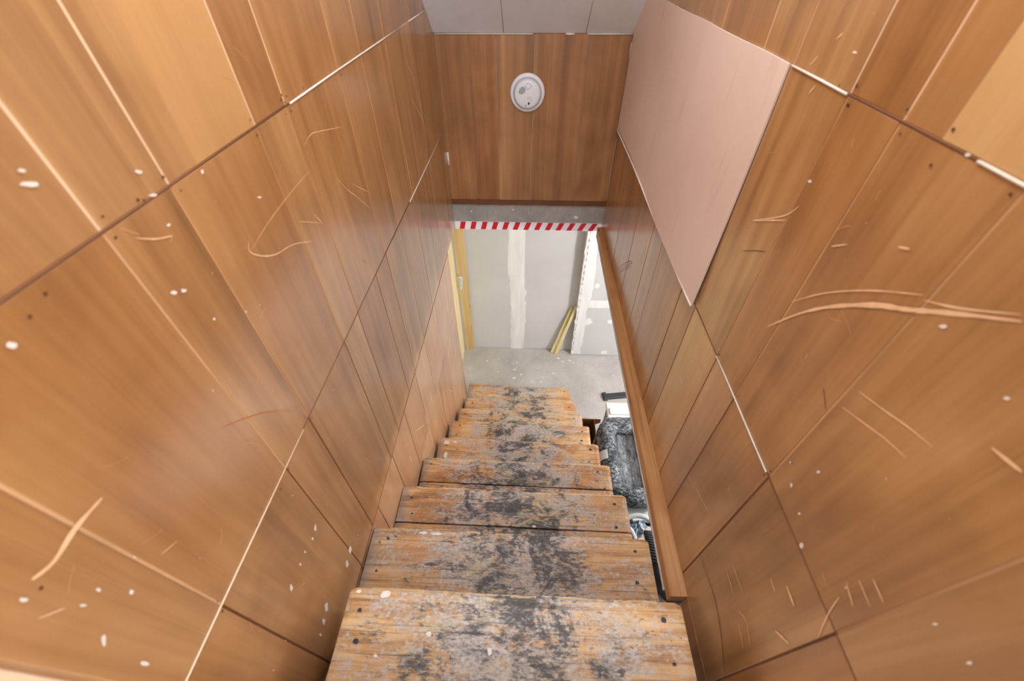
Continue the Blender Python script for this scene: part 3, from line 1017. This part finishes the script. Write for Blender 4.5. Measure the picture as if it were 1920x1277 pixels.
def compound(parent, rows, y, name='joint_compound', seed=0, amp=.012):
    """feathered band of filler: rows = (z, x_left, x_right)"""
    mb = MB()
    L, R_ = [], []
    for i in range(len(rows) - 1):
        for t in np.linspace(0, 1, 12, endpoint=False):
            z = rows[i][0] + (rows[i + 1][0] - rows[i][0]) * t
            a = rows[i][1] + (rows[i + 1][1] - rows[i][1]) * t + amp * noise.noise((z * 14, seed, 0)) + amp * .5 * noise.noise((z * 60, seed, 4))
            b = rows[i][2] + (rows[i + 1][2] - rows[i][2]) * t + amp * noise.noise((z * 14, seed + 7, 0)) + amp * .6 * noise.noise((z * 60, seed, 9))
            L.append((a, y, z))
            R_.append((b, y, z))
    n = len(L)
    mid = [((p[0] + q[0]) / 2, y - .003, p[2]) for p, q in zip(L, R_)]
    mb.add(L + mid + R_, [(i, i + 1, n + i + 1, n + i) for i in range(n - 1)] + [(n + i, n + i + 1, 2 * n + i + 1, 2 * n + i) for i in range(n - 1)], True)
    return mb.build(name, 'compound', parent)


compound(wall_back, [(.0, -.15, -.02), (.3, -.148, -.005), (.6, -.145, -.003), (.80, -.15, -.01), (.96, -.165, -.02)], DY - .0008, seed=2, amp=.016)
compound(wall_back, [(.95, -.172, -.02), (1.1, -.172, -.02), (1.45, -.155, -.02), (1.8, -.15, -.02)], DY - .0034, seed=5, amp=.004)

# boxed-out corner
BY = 3.012
w = MB()
w.box(.4945, 2.5, BY + .0125, DY + .012, 0, 1.88)
bump = struct(w.build('wall_bump', 'wall_core'))
for x0, x1, z0, z1 in ((.482, 1.70, .006, .475), (.482, 1.70, .477, 1.86), (1.702, 2.5, .006, 1.86)):
    w = MB()
    w.box(x0, x1, BY, BY + .0125, z0, z1, .001)
    w.build('drywall_sheet', 'drywall', bump, loc=((x0 + x1) / 2, BY, (z0 + z1) / 2))
w = MB()
w.box(.482, .4945, BY + .0128, DY - .001, .006, 1.86)
w.build('drywall_sheet', 'drywall', bump)
compound(bump, [(.02, .482, .572), (.3, .482, .585), (.6, .482, .575), (.75, .482, .6), (1.0, .482, .6), (1.3, .482, .58), (1.8, .482, .57)], BY - .0006, seed=11, amp=.012)
mb = compound(bump, [(.645, .56, .83), (.69, .54, .95), (.74, .56, .86)], BY - .0012, seed=14, amp=.02)
for x, z, rx, rz, sd in ((.60, .47, .05, .045, 1), (.82, .475, .035, .025, 2), (.82, .05, .035, .03, 3), (.63, .9, .022, .03, 4)):
    mb = MB()
    mb.add([(x + rx * rng.uniform(.7, 1.15) * math.cos(j * .449), BY - .0018, z + rz * rng.uniform(.7, 1.15) * math.sin(j * .449)) for j in range(14)], [tuple(range(14))])
    mb.build('filler_patch', 'compound', bump)
mb = MB()
z = .08
while z < 1.45:
    ln = rng.uniform(.012, .05)
    x = .489 + rng.uniform(-.001, .004) + .012 * (z / 1.4)
    mb.box(x, x + .0022, BY - .0045, BY - .001, z, z + ln)
    z += ln + rng.uniform(.02, .06)
tag(mb.build('corner_bead_gaps', 'slot_black', bump), kind='stuff')

for nm, b in (('wall_basement_right', (2.7, 2.8, -.8, 3.2, 0, 1.9)), ('wall_basement_near', (-.5, 2.8, -.8, -.7, 0, 1.9))):
    w = MB()
    w.box(*b)
    struct(w.build(nm, 'drywall'))
w = MB()
w.box(.53, 2.8, -.8, YF + .22, 1.87, 1.95)
w.box(-2.2, 2.8, YF + .225, 3.2, 1.87, 1.95)
struct(w.build('ceiling_basement', 'drywall'))
w = MB()
w.box(-.662, -.637, 2.06, 3.035, 0, 1.87, .001)
struct(w.build('wall_partition', 'lumber_cream'))

# ------------------------------------------------------------------ the stairs
stair = tag(empty('staircase', (0, .1, 0)), 'worn wooden basement stairs with stained, paint-scuffed treads', 'staircase')
TR = [  # height below the eye, nosing y, left x, right x
    (1.131, .282, -.406, .384), (1.333, .500, -.4585, .394), (1.535, .7345, -.4585, .400), (1.737, .973, -.452, .401),
    (1.939, 1.207, -.444, .403), (2.141, 1.457, -.442, .4025), (2.343, 1.695, -.440, .399), (2.545, 1.938, -.443, .394),
    (2.747, 2.193, -.4585, .394), (2.949, 2.412, -.505, .401)]
for i, (Z, yn, xl, xr) in enumerate(TR):
    zt = C - Z
    depth = .275 if i else .262
    cx, cy = (xl + xr) / 2, yn - depth / 2
    yaw = -(.006 + .0012 * i) * Z / 1.7

    def section(mb, y_front, y_rear, seed, nose=True, th=.036):
        rings = []
        N = 64
        for q in range(N + 1):
            u = q / N
            x = xl + (xr - xl) * u
            sh = (x - cx) * math.tan(yaw)
            jag = .0028 * noise.noise((x * 7, seed, 0)) + .0016 * noise.noise((x * 38, seed, 2))
            wear = -.006 * math.exp(-((x - .02) / .22) ** 2) if nose else 0
            yf = y_front + sh + jag
            yr = y_rear + sh
            top = zt + .001 * noise.noise((x * 5, seed, 8))
            rd = .007
            end = min(q, N - q)
            if end == 0:
                top -= .0025
                yf -= .004
            rings.append([(x, yr, top), (x, yr + (yf - yr) * .5, top + wear * .35), (x, yf - .03, top + wear * .5), (x, yf - rd, top + wear * .8), (x, yf - rd * .3, top - rd * .35 + wear),
                          (x, yf, top - rd), (x, yf - .001, top - th), (x, yr, top - th)])
        mb.loft(rings, True, True, False)
    split = {2: .137, 3: .118, 1: None}.get(i)
    mb = MB()
    section(mb, yn, yn - (split or depth), i * 3.1)
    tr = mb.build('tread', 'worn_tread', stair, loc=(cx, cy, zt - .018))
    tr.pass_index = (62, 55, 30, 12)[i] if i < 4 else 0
    if split:
        mb = MB()
        section(mb, yn - split - .0025, yn - depth, i * 3.1 + 50, False)
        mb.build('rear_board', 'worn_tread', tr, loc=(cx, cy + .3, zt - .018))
    # nails through both ends
    for sx_, xe in ((1, xl), (-1, xr)):
        for q, fy in enumerate((.045, .115)):
            nx, ny = xe + sx_ * rng.uniform(.035, .06), yn - fy - rng.uniform(-.012, .012)
            r = rng.uniform(.004, .0075)
            d = MB()
            d.add([(nx + r * math.cos(j * .628) * rng.uniform(.8, 1.2), ny + r * .8 * math.sin(j * .628) * rng.uniform(.8, 1.2) + (nx - cx) * math.tan(yaw), zt + .0012) for j in range(10)], [tuple(range(10))])
            d.build('nail_head', 'tread_nail', tr)
    # pale splinters along the nosing
    chips = MB()
    x = xl + .05
    while x < xr - .06:
        ln = min(rng.uniform(.02, .14), xr - .012 - x)
        if rng.random() < .8:
            n = 8
            vs = []
            for q in range(n + 1):
                px = x + ln * q / n
                sh = (px - cx) * math.tan(yaw)
                py = yn + sh + .0028 * noise.noise((px * 7, i * 3.1, 0)) + .0016 * noise.noise((px * 38, i * 3.1, 2)) - .0008
                hw = rng.uniform(.0012, .0042)
                wear = -.006 * math.exp(-((px - .02) / .22) ** 2)
                top_ = zt + wear * .85
                vs += [(px, py - hw - .0035, top_ + .0006), (px, py + .0012, top_ - .0045)]
            chips.add(vs, [(2 * q, 2 * q + 1, 2 * q + 3, 2 * q + 2) for q in range(n)])
        x += ln + rng.uniform(.005, .06)
    tag(chips.build('nosing_splinters', 'chip_cream', tr), kind='stuff')
# white paint chips lying stuck on the treads (x, y, tread, rx, ry)
for ti, sp in {0: [(-.318, .268, .016, .009), (-.20, .195, .007, .006), (-.385, .272, .008, .004), (-.355, .09, .012, .010), (-.31, .15, .005, .004), (-.06, .168, .006, .009), (-.30, .062, .006, .004)],
               4: [(-.405, 1.178, .018, .012), (-.398, 1.105, .012, .026), (-.36, 1.185, .010, .006)],
               2: [(.05, .60, .008, .006)], 1: [(-.3, .488, .014, .005), (-.26, .487, .02, .005)]}.items():
    mb = MB()
    zt = C - TR[ti][0]
    for x, y, rx, ry in sp:
        mb.add([(x + rx * rng.uniform(.6, 1.1) * math.cos(j * .698), y + ry * rng.uniform(.6, 1.1) * math.sin(j * .698), zt + .0022) for j in range(9)], [tuple(range(9))])
    tr = [o for o in stair.children if o.name.startswith('tread')][ti]
    tag(mb.build('paint_chips', 'white_paint', tr), kind='stuff')
for x0, x1 in ((-.44, -.405), (.33, .368)):
    mb = MB()
    y0, y1 = .06, 2.38
    z0, z1 = C - 1.131 - .04 + .0, C - 2.949 - .04
    poly = [(y0, z0), (y1, z1), (y1, max(0, z1 - .16)), (2.22, .002), (2.05, .002), (y0, z0 - .3)]
    mb.prism([(a, b) for a, b in poly], x0, x1, lambda u, v, t: (t, u, v))
    mb.build('stringer', 'stringer_wood', stair)

# ------------------------------------------------------------------ things
# smoke alarm
SX, SZ = -.02, C - .566
al = tag(empty('smoke_alarm', (SX, YF, SZ)), 'round white smoke alarm on the far panelled wall', 'smoke alarm')
MB().lathe([(.080, .0), (.0855, .003), (.0865, .010), (.084, .016), (.074, .019), (.068, .018)], 48, (SX, YF, SZ)).build('base', 'plastic_white', al)
cv = MB().lathe([(.066, .012), (.066, .030), (.0635, .039), (.058, .0435), (.05, .0455), (.03, .047), (.001, .0475)], 48, (SX, YF, SZ)).build('cover', 'plastic_white', al)
MB().lathe([(.067, .0178), (.0715, .0178), (.0715, .0195), (.067, .0195)], 48, (SX, YF, SZ)).build('groove', 'plastic_grey', al)
yy = YF - .0474


def bar(mb, x0, z0, x1, z1, w_, y=yy, d=.0012):
    a, b = Vector((x0, z0)), Vector((x1, z1))
    t = (b - a).normalized()
    nn = Vector((-t.y, t.x)) * w_ / 2
    P_ = [a + nn, b + nn, b - nn, a - nn]
    mb.loft([[(p.x, y, p.y) for p in P_], [(p.x, y - d, p.y) for p in P_]], True, True)


for q in range(5):
    ox = SX - .038 + q * .0062
    oz = SZ + .012 + q * .0035
    hl = (.009, .014, .016, .014, .009)[q]
    mb = MB()
    bar(mb, ox - hl * .35, oz + hl * .9, ox + hl * .35, oz - hl * .9, .0028)
    mb.build('sound_slot', 'slot_black', cv)
mb = MB()
mb.tube([(SX + .005 + .0125 * math.cos(t), yy - .001, SZ + .040 + .0115 * math.sin(t)) for t in np.linspace(0, 6.283, 28, endpoint=False)], .0009, 5, True)
mb.build('test_button', 'plastic_grey', cv)
mb = MB()
for (x0, z0, x1, z1) in ((.0, -.012, .02, -.009), (-.002, -.018, .022, -.014), (.012, -.023, .026, -.02), (.014, -.03, .022, -.028), (.0, .02, .003, .028)):
    bar(mb, SX + x0, SZ + z0, SX + x1, SZ + z1, .0013)
mb.build('printed_mark', 'plastic_grey', cv)['kind'] = 'stuff'
for (x0, z0, r) in ((.008, -.038, .006), (-.006, -.046, .0028), (-.007, -.054, .002)):
    mb = MB()
    mb.add([(SX + x0 + r * .8 * math.cos(j * .524), yy + (.001 if z0 > -.05 else .0028) - .0012, SZ + z0 + r * math.sin(j * .524)) for j in range(12)], [tuple(range(12))])
    mb.build('indicator', 'slot_black', cv)

# red and white hazard tape on the beam
TY = YF + .0062
tp = tag(empty('hazard_tape', (0, YF, C - 1.31)), 'red and white striped hazard tape along the concrete beam', 'tape')
n = 60
mb = MB()
rings = []
for i in range(n + 1):
    x = -.46 + .91 * i / n
    d = .0012 * noise.noise((x * 11, 0, 0))
    rings.append([(x, TY, C - 1.281 + d), (x, TY, C - 1.334), (x, TY + .0015, C - 1.334), (x, TY + .0015, C - 1.281 + d)])
mb.loft(rings, True, True)
mb.build('band', 'tape_white', tp)
for i in range(13):
    x = -.432 + i * .0672
    lean = .012 + .0012 * i
    mb = MB()
    p_ = [(x, C - 1.333), (x + .031, C - 1.333), (x + .031 + lean, C - 1.2822), (x + lean, C - 1.2822)]
    mb.prism(p_, TY, TY - .0008, lambda u, v, t: (u, t, v))
    mb.build('red_stripe', 'tape_red', tp)

# lumber post at the left of the drywall
po = MB()
po.box(-.625, -.532, 3.046, 3.082, .0, 1.86, .002)
tag(po.build('wooden_post', 'lumber', loc=(-.58, 3.06, .0)), 'pale timber post against the drywall beside the left stair wall', 'post')
tb = tag(empty('tag_box', (-.60, 3.03, .885)), 'small clear plastic box with a printed label on the timber post', 'tag')
mb = MB()
mb.box(-.640, -.606, 3.016, 3.044, .80, .965, .003)
mb.build('holder', 'tag_clear', tb)
mb = MB()
mb.prism([(-.606, .955), (-.575, .945), (-.588, .83), (-.606, .80)], 3.040, 3.020, lambda u, v, t: (u, t, v), .002)
lb = mb.build('label_card', 'tag_white', tb)
mb = MB()
for q in range(5):
    bar(mb, -.602, .935 - q * .018, -.585 - q * .001, .93 - q * .018, .007, 3.0198, .0008)
mb.build('printed_mark', 'plastic_grey', lb)['kind'] = 'stuff'

# two offcuts leaning in the corner by the boxed-out wall
for q, (b0, t0, lab) in enumerate((((.285, 3.035), (.440, 3.07, .585), 'pale yellow wood offcut leaning beside the boxed-out drywall corner, left of the pair'),
                                   ((.326, 3.02), (.476, 3.045, .62), 'pale yellow wood offcut leaning beside the boxed-out drywall corner, right of the pair'))):
    A, B = Vector((b0[0], b0[1], .003)), Vector(t0)
    ax = (B - A).normalized()
    sd = Vector((1, 0, 0))
    sd = (sd - ax * sd.dot(ax)).normalized()
    fw = ax.cross(sd)
    mb = MB()
    rings = []
    for t in np.linspace(0, 1, 9):
        c_ = A + (B - A) * float(t)
        wv = .0165 * (1 - .25 * t) + .002 * noise.noise((t * 5, q, 0))
        dp = .008
        rings.append([c_ + sd * wv + fw * dp, c_ - sd * wv + fw * dp, c_ - sd * wv - fw * dp, c_ + sd * wv - fw * dp])
    mb.loft(rings, True, True)
    tag(mb.build('wood_offcut', 'lumber_yellow', loc=tuple(A)), lab, 'wood scrap', 'offcuts leaning in the drywall corner')

# ---- things stored beside the stairs
# white cabinet
CZ = .735
cabt = tag(empty('white_cabinet', (.88, 1.42, 0)), 'white enamelled cabinet under the grey pet bed beside the stairs', 'cabinet')
mb = MB()
mb.box(.604, 1.18, 1.01, 1.835, 0, CZ - .03, .006)
mb.build('body', 'enamel_grey', cabt)
mb = MB()
mb.box(.594, 1.19, 1.0, 1.845, CZ - .03, CZ, .005)
mb.build('lid', 'white_enamel', cabt)
for y0, y1 in ((1.735, 1.79), (1.675, 1.70)):
    mb = MB()
    mb.box(.61, 1.17, y0, y1, CZ - .002, CZ + .012, .003)
    mb.build('raised_rib', 'white_enamel', cabt)
mb = MB()
mb.lathe([(.0, 0), (.006, 0), (.006, .003), (.001, .004)], 12, (.655, 1.77, CZ + .005), 'z')
mb.build('screw', 'black_metal', cabt)

# black bar on the floor
bb = tag(empty('black_bar', (.95, 2.47, 0)), 'flat black bar with an end cap lying on the concrete floor behind the cabinet', 'bar')
A, B = Vector((.775, 2.462)), Vector((1.22, 2.53))
d_ = (B - A).normalized()
nn = Vector((-d_.y, d_.x))
mb = MB()
P_ = [A - nn * .03, B - nn * .03, B + nn * .03, A + nn * .03]
mb.prism(P_, .0, .022, lambda u, v, t: (u, v, t), .003)
mb.build('bar', 'black_metal', bb)
mb = MB()
A2 = A - d_ * .022
P_ = [A2 - nn * .042, A + d_ * .012 - nn * .042, A + d_ * .012 + nn * .042, A2 + nn * .042]
mb.prism(P_, .0, .03, lambda u, v, t: (u, v, t), .004)
mb.build('end_cap', 'black_metal', bb)
mb = MB()
mb.prism([(1.03, 2.40), (1.055, 2.39), (1.12, 2.47), (1.09, 2.485)], .0, .02, lambda u, v, t: (u, v, t), .003)
mb.build('brace', 'black_metal', bb)

# brown cardboard box between the stairs and the cabinet
cbx = tag(empty('cardboard_box', (.54, 1.83, 0)), 'open brown cardboard box squeezed between the stairs and the white cabinet', 'box')
z1 = .30
for nm, b in (('side', (.484, .488, 1.62, 2.0, 0, z1)), ('side', (.583, .587, 1.62, 2.0, 0, z1)), ('end', (.488, .583, 1.996, 2.0, 0, z1)), ('end', (.488, .583, 1.62, 1.624, 0, z1)), ('bottom', (.488, .583, 1.624, 1.996, 0, .004))):
    mb = MB()
    mb.box(*b)
    mb.build(nm, 'cardboard_brown', cbx)
mb = MB()
mb.prism([(.489, z1 + .001), (.640, z1 - .004), (.642, z1 - .05), (.489, z1 - .16)], 2.001, 2.004, lambda u, v, t: (u, t, v))
mb.build('flap', 'cardboard_brown', cbx)

# pet bed
bx, by, bz = .672, 1.352, .803
bed = tag(empty('pet_bed', (bx, by, CZ)), 'dark grey fluffy pet bed with a raised rim, on the white cabinet', 'pet bed')
hx, hy, rc = .128, .245, .085
path = []
for cxs, cys, a0 in ((1, 1, 0), (-1, 1, 90), (-1, -1, 180), (1, -1, 270)):
    for q in range(10):
        a = math.radians(a0 + q * 10)
        path.append((bx + cxs * (hx - rc) + rc * math.cos(a), by + cys * (hy - rc) + rc * math.sin(a)))
# even out the spacing
P = [Vector(p) for p in path]
L = [0]
for i in range(len(P)):
    L.append(L[-1] + (P[(i + 1) % len(P)] - P[i]).length)
NP = 110
ring_pts = []
for q in range(NP):
    s_ = L[-1] * q / NP
    i = max(j for j in range(len(P)) if L[j] <= s_)
    t = (s_ - L[i]) / max(1e-6, L[i + 1] - L[i])
    ring_pts.append(P[i].lerp(P[(i + 1) % len(P)], t))
mb = MB()
rings = []
NS = 22
for q in range(NP):
    a, b = ring_pts[q - 1], ring_pts[(q + 1) % NP]
    t = (b - a).normalized()
    out = Vector((t.y, -t.x))
    ring = []
    for j in range(NS):
        an = 2 * math.pi * j / NS
        base = Vector((ring_pts[q].x, ring_pts[q].y, bz)) + Vector((out.x, out.y, 0)) * math.cos(an) * .058 + Vector((0, 0, 1)) * math.sin(an) * .064
        nd = (base - Vector((ring_pts[q].x, ring_pts[q].y, bz))).normalized()
        nz = .007 * noise.noise(base * 16) + .005 * noise.noise(base * 48)
        pnt = base + nd * nz
        pnt.z = max(pnt.z, CZ + .0015)
        ring.append(tuple(pnt))
    rings.append(ring)
rings.append(rings[0])
mb.loft(rings, False, False, True)
rim = mb.build('rim', 'fleece', bed, loc=(bx, by, bz))
mb = MB()
NX, NY = 34, 56
vs = []
for j in range(NY + 1):
    for i in range(NX + 1):
        x = bx - .10 + .20 * i / NX
        y = by - .215 + .43 * j / NY
        u, v = (x - bx) / .066 , (y - by) / .105
        crease = min(abs(u - round(u)) * .066, abs(v - round(v)) * .105)
        z = bz - .024 + .012 * (1 - math.exp(-crease / .012)) + .006 * noise.noise((x * 22, y * 16, 3)) + .004 * noise.noise((x * 60, y * 34, 1))
        vs.append((x, y, z))
fs = [(j * (NX + 1) + i, j * (NX + 1) + i + 1, (j + 1) * (NX + 1) + i + 1, (j + 1) * (NX + 1) + i) for j in range(NY) for i in range(NX)]
mb.add(vs, fs, True)
mb.build('cushion', 'quilt', bed, loc=(bx, by, bz))
mb = MB()
mb.box(bx - .20, bx + .12, by - .235, by + .235, CZ + .001, CZ + .028, .01)
mb = MB()
mb.box(bx - .11, bx + .11, by - .225, by + .225, CZ + .001, CZ + .03, .008)
mb.build('base_pad', 'fleece', bed)
mb = MB()
rings = []
for q, an in enumerate(np.linspace(.35, 1.25, 6)):
    xx = bx - hx - .0665 * math.cos(an)
    zz = bz + .072 * math.sin(an)
    rings.append([(xx, by - .035, zz), (xx, by + .025, zz), (xx + .002, by + .025, zz - .002), (xx + .002, by - .035, zz - .002)])
mb.loft(rings, True, True)
mb.build('care_tag', 'tag_white', bed)

# grey strap hanging from under the bed
st = tag(empty('grey_strap', (.56, 1.5, .7)), 'thin grey strap hanging off the cabinet edge beside the pet bed', 'strap')
mb = MB()
pts = [(.60, 1.70, CZ + .006), (.575, 1.69, CZ + .008), (.53, 1.63, CZ - .01), (.49, 1.545, CZ - .03), (.468, 1.50, CZ - .09), (.462, 1.47, CZ - .16)]
rings = []
for i, p in enumerate(pts):
    rings.append([(p[0], p[1] - .011, p[2]), (p[0], p[1] + .011, p[2]), (p[0] - .003, p[1] + .011, p[2] - .003), (p[0] - .003, p[1] - .011, p[2] - .003)])
mb.loft(rings, True, True, True)
mb.build('webbing', 'strap_grey', st)
mb = MB()
mb.box(.45, .47, 1.452, 1.488, CZ - .20, CZ - .15, .004)
mb.build('buckle', 'strap_black', st)

# pale carton that carries the clothes
PZ = .70
pc = tag(empty('pale_carton', (.8, .73, 0)), 'pale pinkish carton beneath the black backpack beside the stairs', 'box')
mb = MB()
mb.box(.52, 1.12, .49, .985, 0, PZ - .004, .003)
mb.build('body', 'cardboard_pale', pc)
for b in ((.52, 1.12, .49, .736, PZ - .004, PZ), (.52, 1.12, .739, .985, PZ - .004, PZ)):
    mb = MB()
    mb.box(*b)
    mb.build('flap', 'cardboard_pale', pc)

# crumpled jacket
jk = tag(empty('jacket', (.66, .93, PZ)), 'crumpled grey-blue jacket lying between the pet bed and the backpack', 'jacket')


def cloth(x0, x1, y0, y1, z0, hgt, seed, nx=36, ny=30, fold=(9, 22), skew=0.0):
    mb = MB()
    vs, bot = [], []
    for j in range(ny + 1):
        for i in range(nx + 1):
            u, v = i / nx, j / ny
            x = x0 + (x1 - x0) * u + skew * v + .012 * noise.noise((v * 4, seed, 2))
            y = y0 + (y1 - y0) * v + .012 * noise.noise((u * 4, seed, 7))
            edge_ = min(u, 1 - u, v, 1 - v)
            dome = min(1, edge_ * 8) ** .5
            r = abs(noise.noise((x * fold[0] + y * 7, y * fold[1] - x * 9, seed)))
            z = z0 + .004 + dome * (hgt * (.5 + .5 * noise.noise((x * 5, y * 5, seed + 3))) + .045 * max(0, 1 - r * 3) ** 1.5 + .012 * noise.noise((x * 60, y * 45, seed)))
            vs.append((x, y, max(z, z0 + .003)))
            bot.append((x, y, z0 + .001))
    fs = [(j * (nx + 1) + i, j * (nx + 1) + i + 1, (j + 1) * (nx + 1) + i + 1, (j + 1) * (nx + 1) + i) for j in range(ny) for i in range(nx)]
    mb.add(vs, fs, True)
    n0 = len(vs)
    ed = [i for i in range(nx + 1)] + [j * (nx + 1) + nx for j in range(1, ny + 1)] + [ny * (nx + 1) + i for i in range(nx - 1, -1, -1)] + [j * (nx + 1) for j in range(ny - 1, 0, -1)]
    mb.add([vs[i] for i in ed] + [bot[i] for i in ed], [(q, (q + 1) % len(ed), len(ed) + (q + 1) % len(ed), len(ed) + q) for q in range(len(ed))])
    return mb


cloth(.525, .655, .70, .985, PZ, .12, 3.3).build('body', 'jacket_blue', jk)
cloth(.56, .72, .932, .996, PZ + .02, .07, 6.3, 50, 26, fold=(18, 30)).build('sleeve', 'jacket_blue', jk)
cloth(.555, .652, .72, .86, PZ + .05, .10, 8.1, fold=(16, 10)).build('lining', 'jacket_dark', jk)
mb = MB()
rings = []
for t in np.linspace(0, 1, 14):
    x = .565 + .16 * t
    y = .955 + .03 * math.sin(t * 3.0) - .01 * t
    z = PZ + .155 + .02 * math.sin(t * 2.6)
    rings.append([(x, y - .012, z - .022), (x, y + .009, z - .006), (x, y + .009, z - .010), (x, y - .012, z - .027)])
mb.loft(rings, True, True, True)
mb.build('collar', 'jacket_light', jk)
mb = MB()
for pts in ([(.575, .93, PZ + .15), (.60, .90, PZ + .155), (.615, .86, PZ + .15), (.60, .83, PZ + .13)],
            [(.56, .86, PZ + .13), (.58, .83, PZ + .14), (.59, .80, PZ + .13)]):
    rings = []
    for p in pts:
        rings.append([(p[0] - .008, p[1], p[2]), (p[0] + .008, p[1] + .004, p[2] + .004), (p[0] + .008, p[1], p[2] - .006), (p[0] - .008, p[1], p[2] - .008)])
    mb.loft(rings, True, True, True)
mb.build('zip_band', 'jacket_light', jk)

# backpack lying on its front, padded back panel upward
bp = tag(empty('backpack', (.80, .74, PZ)), 'black backpack with ribbed mesh back pads lying beside the stairs', 'backpack')


def sup(cx, cy, cz, ax_, ay_, az_, e1=.55, e2=.7, nu=40, nv_=20, tilt=0.0):
    mb = MB()
    rings = []
    f = lambda c_, e_: math.copysign(abs(c_) ** e_, c_)
    for i in range(nv_ + 1):
        ph = -math.pi / 2 + math.pi * i / nv_
        ring = []
        for j in range(nu):
            th = 2 * math.pi * j / nu
            x = ax_ * f(max(1e-3, math.cos(ph)), e1) * f(math.cos(th), e2)
            y = ay_ * f(max(1e-3, math.cos(ph)), e1) * f(math.sin(th), e2)
            z = az_ * f(math.sin(ph), e1)
            k_ = 1 + .05 * noise.noise((x * 9, y * 9, z * 9))
            q = Matrix.Rotation(tilt, 3, 'Y') @ Vector((x * k_, y * k_, z * k_))
            ring.append((cx + q.x, cy + q.y, cz + q.z))
        rings.append(ring)
    return mb.loft(rings, True, True, True)


body = sup(.83, .745, PZ + .085, .165, .165, .083).build('body', 'pack_black', bp, loc=(.83, .745, PZ + .08))
sup(.765, .715, PZ + .165, .055, .088, .022, 1, .9, tilt=-.25).build('back_pad', 'ribbed_grey', bp, loc=(.765, .715, PZ + .165))
sup(.775, .865, PZ + .16, .07, .055, .026, 1, .85, tilt=-.25).build('back_pad', 'ribbed_black', bp, loc=(.775, .865, PZ + .16))


def ribbon(pts, w_, mat, name, parent, edge=None):
    P = [Vector(p) for p in pts]
    Q = []
    n = len(P)
    for i in range(n - 1):
        p0, p1, p2, p3 = P[max(0, i - 1)], P[i], P[i + 1], P[min(n - 1, i + 2)]
        for t in (0, .2, .4, .6, .8):
            Q.append(.5 * ((2 * p1) + (p2 - p0) * t + (2 * p0 - 5 * p1 + 4 * p2 - p3) * t * t + (3 * p1 - p0 - 3 * p2 + p3) * t ** 3))
    Q.append(P[-1])
    rings, le, re = [], [], []
    for i in range(len(Q)):
        d = (Q[min(len(Q) - 1, i + 1)] - Q[max(0, i - 1)]).normalized()
        sd = d.cross(Vector((-.35, 0, 1))).normalized()
        up = sd.cross(d)
        rings.append([Q[i] + sd * w_ - up * .005, Q[i] + sd * w_ * .8 + up * .006, Q[i] - sd * w_ * .8 + up * .006, Q[i] - sd * w_ - up * .005])
        le.append(Q[i] + sd * w_ + up * .001)
        re.append(Q[i] - sd * w_ + up * .001)
    mb = MB().loft(rings, True, True, True)
    o = mb.build(name, mat, parent, loc=tuple(Q[len(Q) // 2]))
    if edge:
        for e_ in (le, re):
            MB().tube(e_, .0016, 6).build('piping', edge, o)
    return o


ribbon([(.70, .905, PZ + .13), (.685, .885, PZ + .165), (.682, .84, PZ + .185), (.69, .78, PZ + .18), (.70, .74, PZ + .165)], .026, 'ribbed_black', 'shoulder_strap', bp, 'piping_grey')
ribbon([(.665, .78, PZ + .12), (.668, .71, PZ + .13), (.685, .64, PZ + .13), (.73, .59, PZ + .12), (.80, .57, PZ + .11)], .017, 'strap_black', 'side_strap', bp, 'piping_grey')
MB().tube([(.765 + .056 * math.cos(t), .715 + .09 * math.sin(t), PZ + .167 + .014 * math.cos(t)) for t in np.linspace(0, 6.283, 40, endpoint=False)], .0024, 6, True).build('pad_piping', 'piping_grey', bp)
ribbon([(.79, .86, PZ + .195), (.782, .82, PZ + .205), (.785, .78, PZ + .198)], .016, 'jacket_light', 'reflective_patch', bp)
MB().tube([(.655, .66, PZ + .10), (.648, .62, PZ + .07), (.655, .585, PZ + .03), (.675, .57, PZ + .012), (.69, .60, PZ + .012), (.685, .64, PZ + .03)], .004, 6).build('drawcord', 'strap_black', bp)
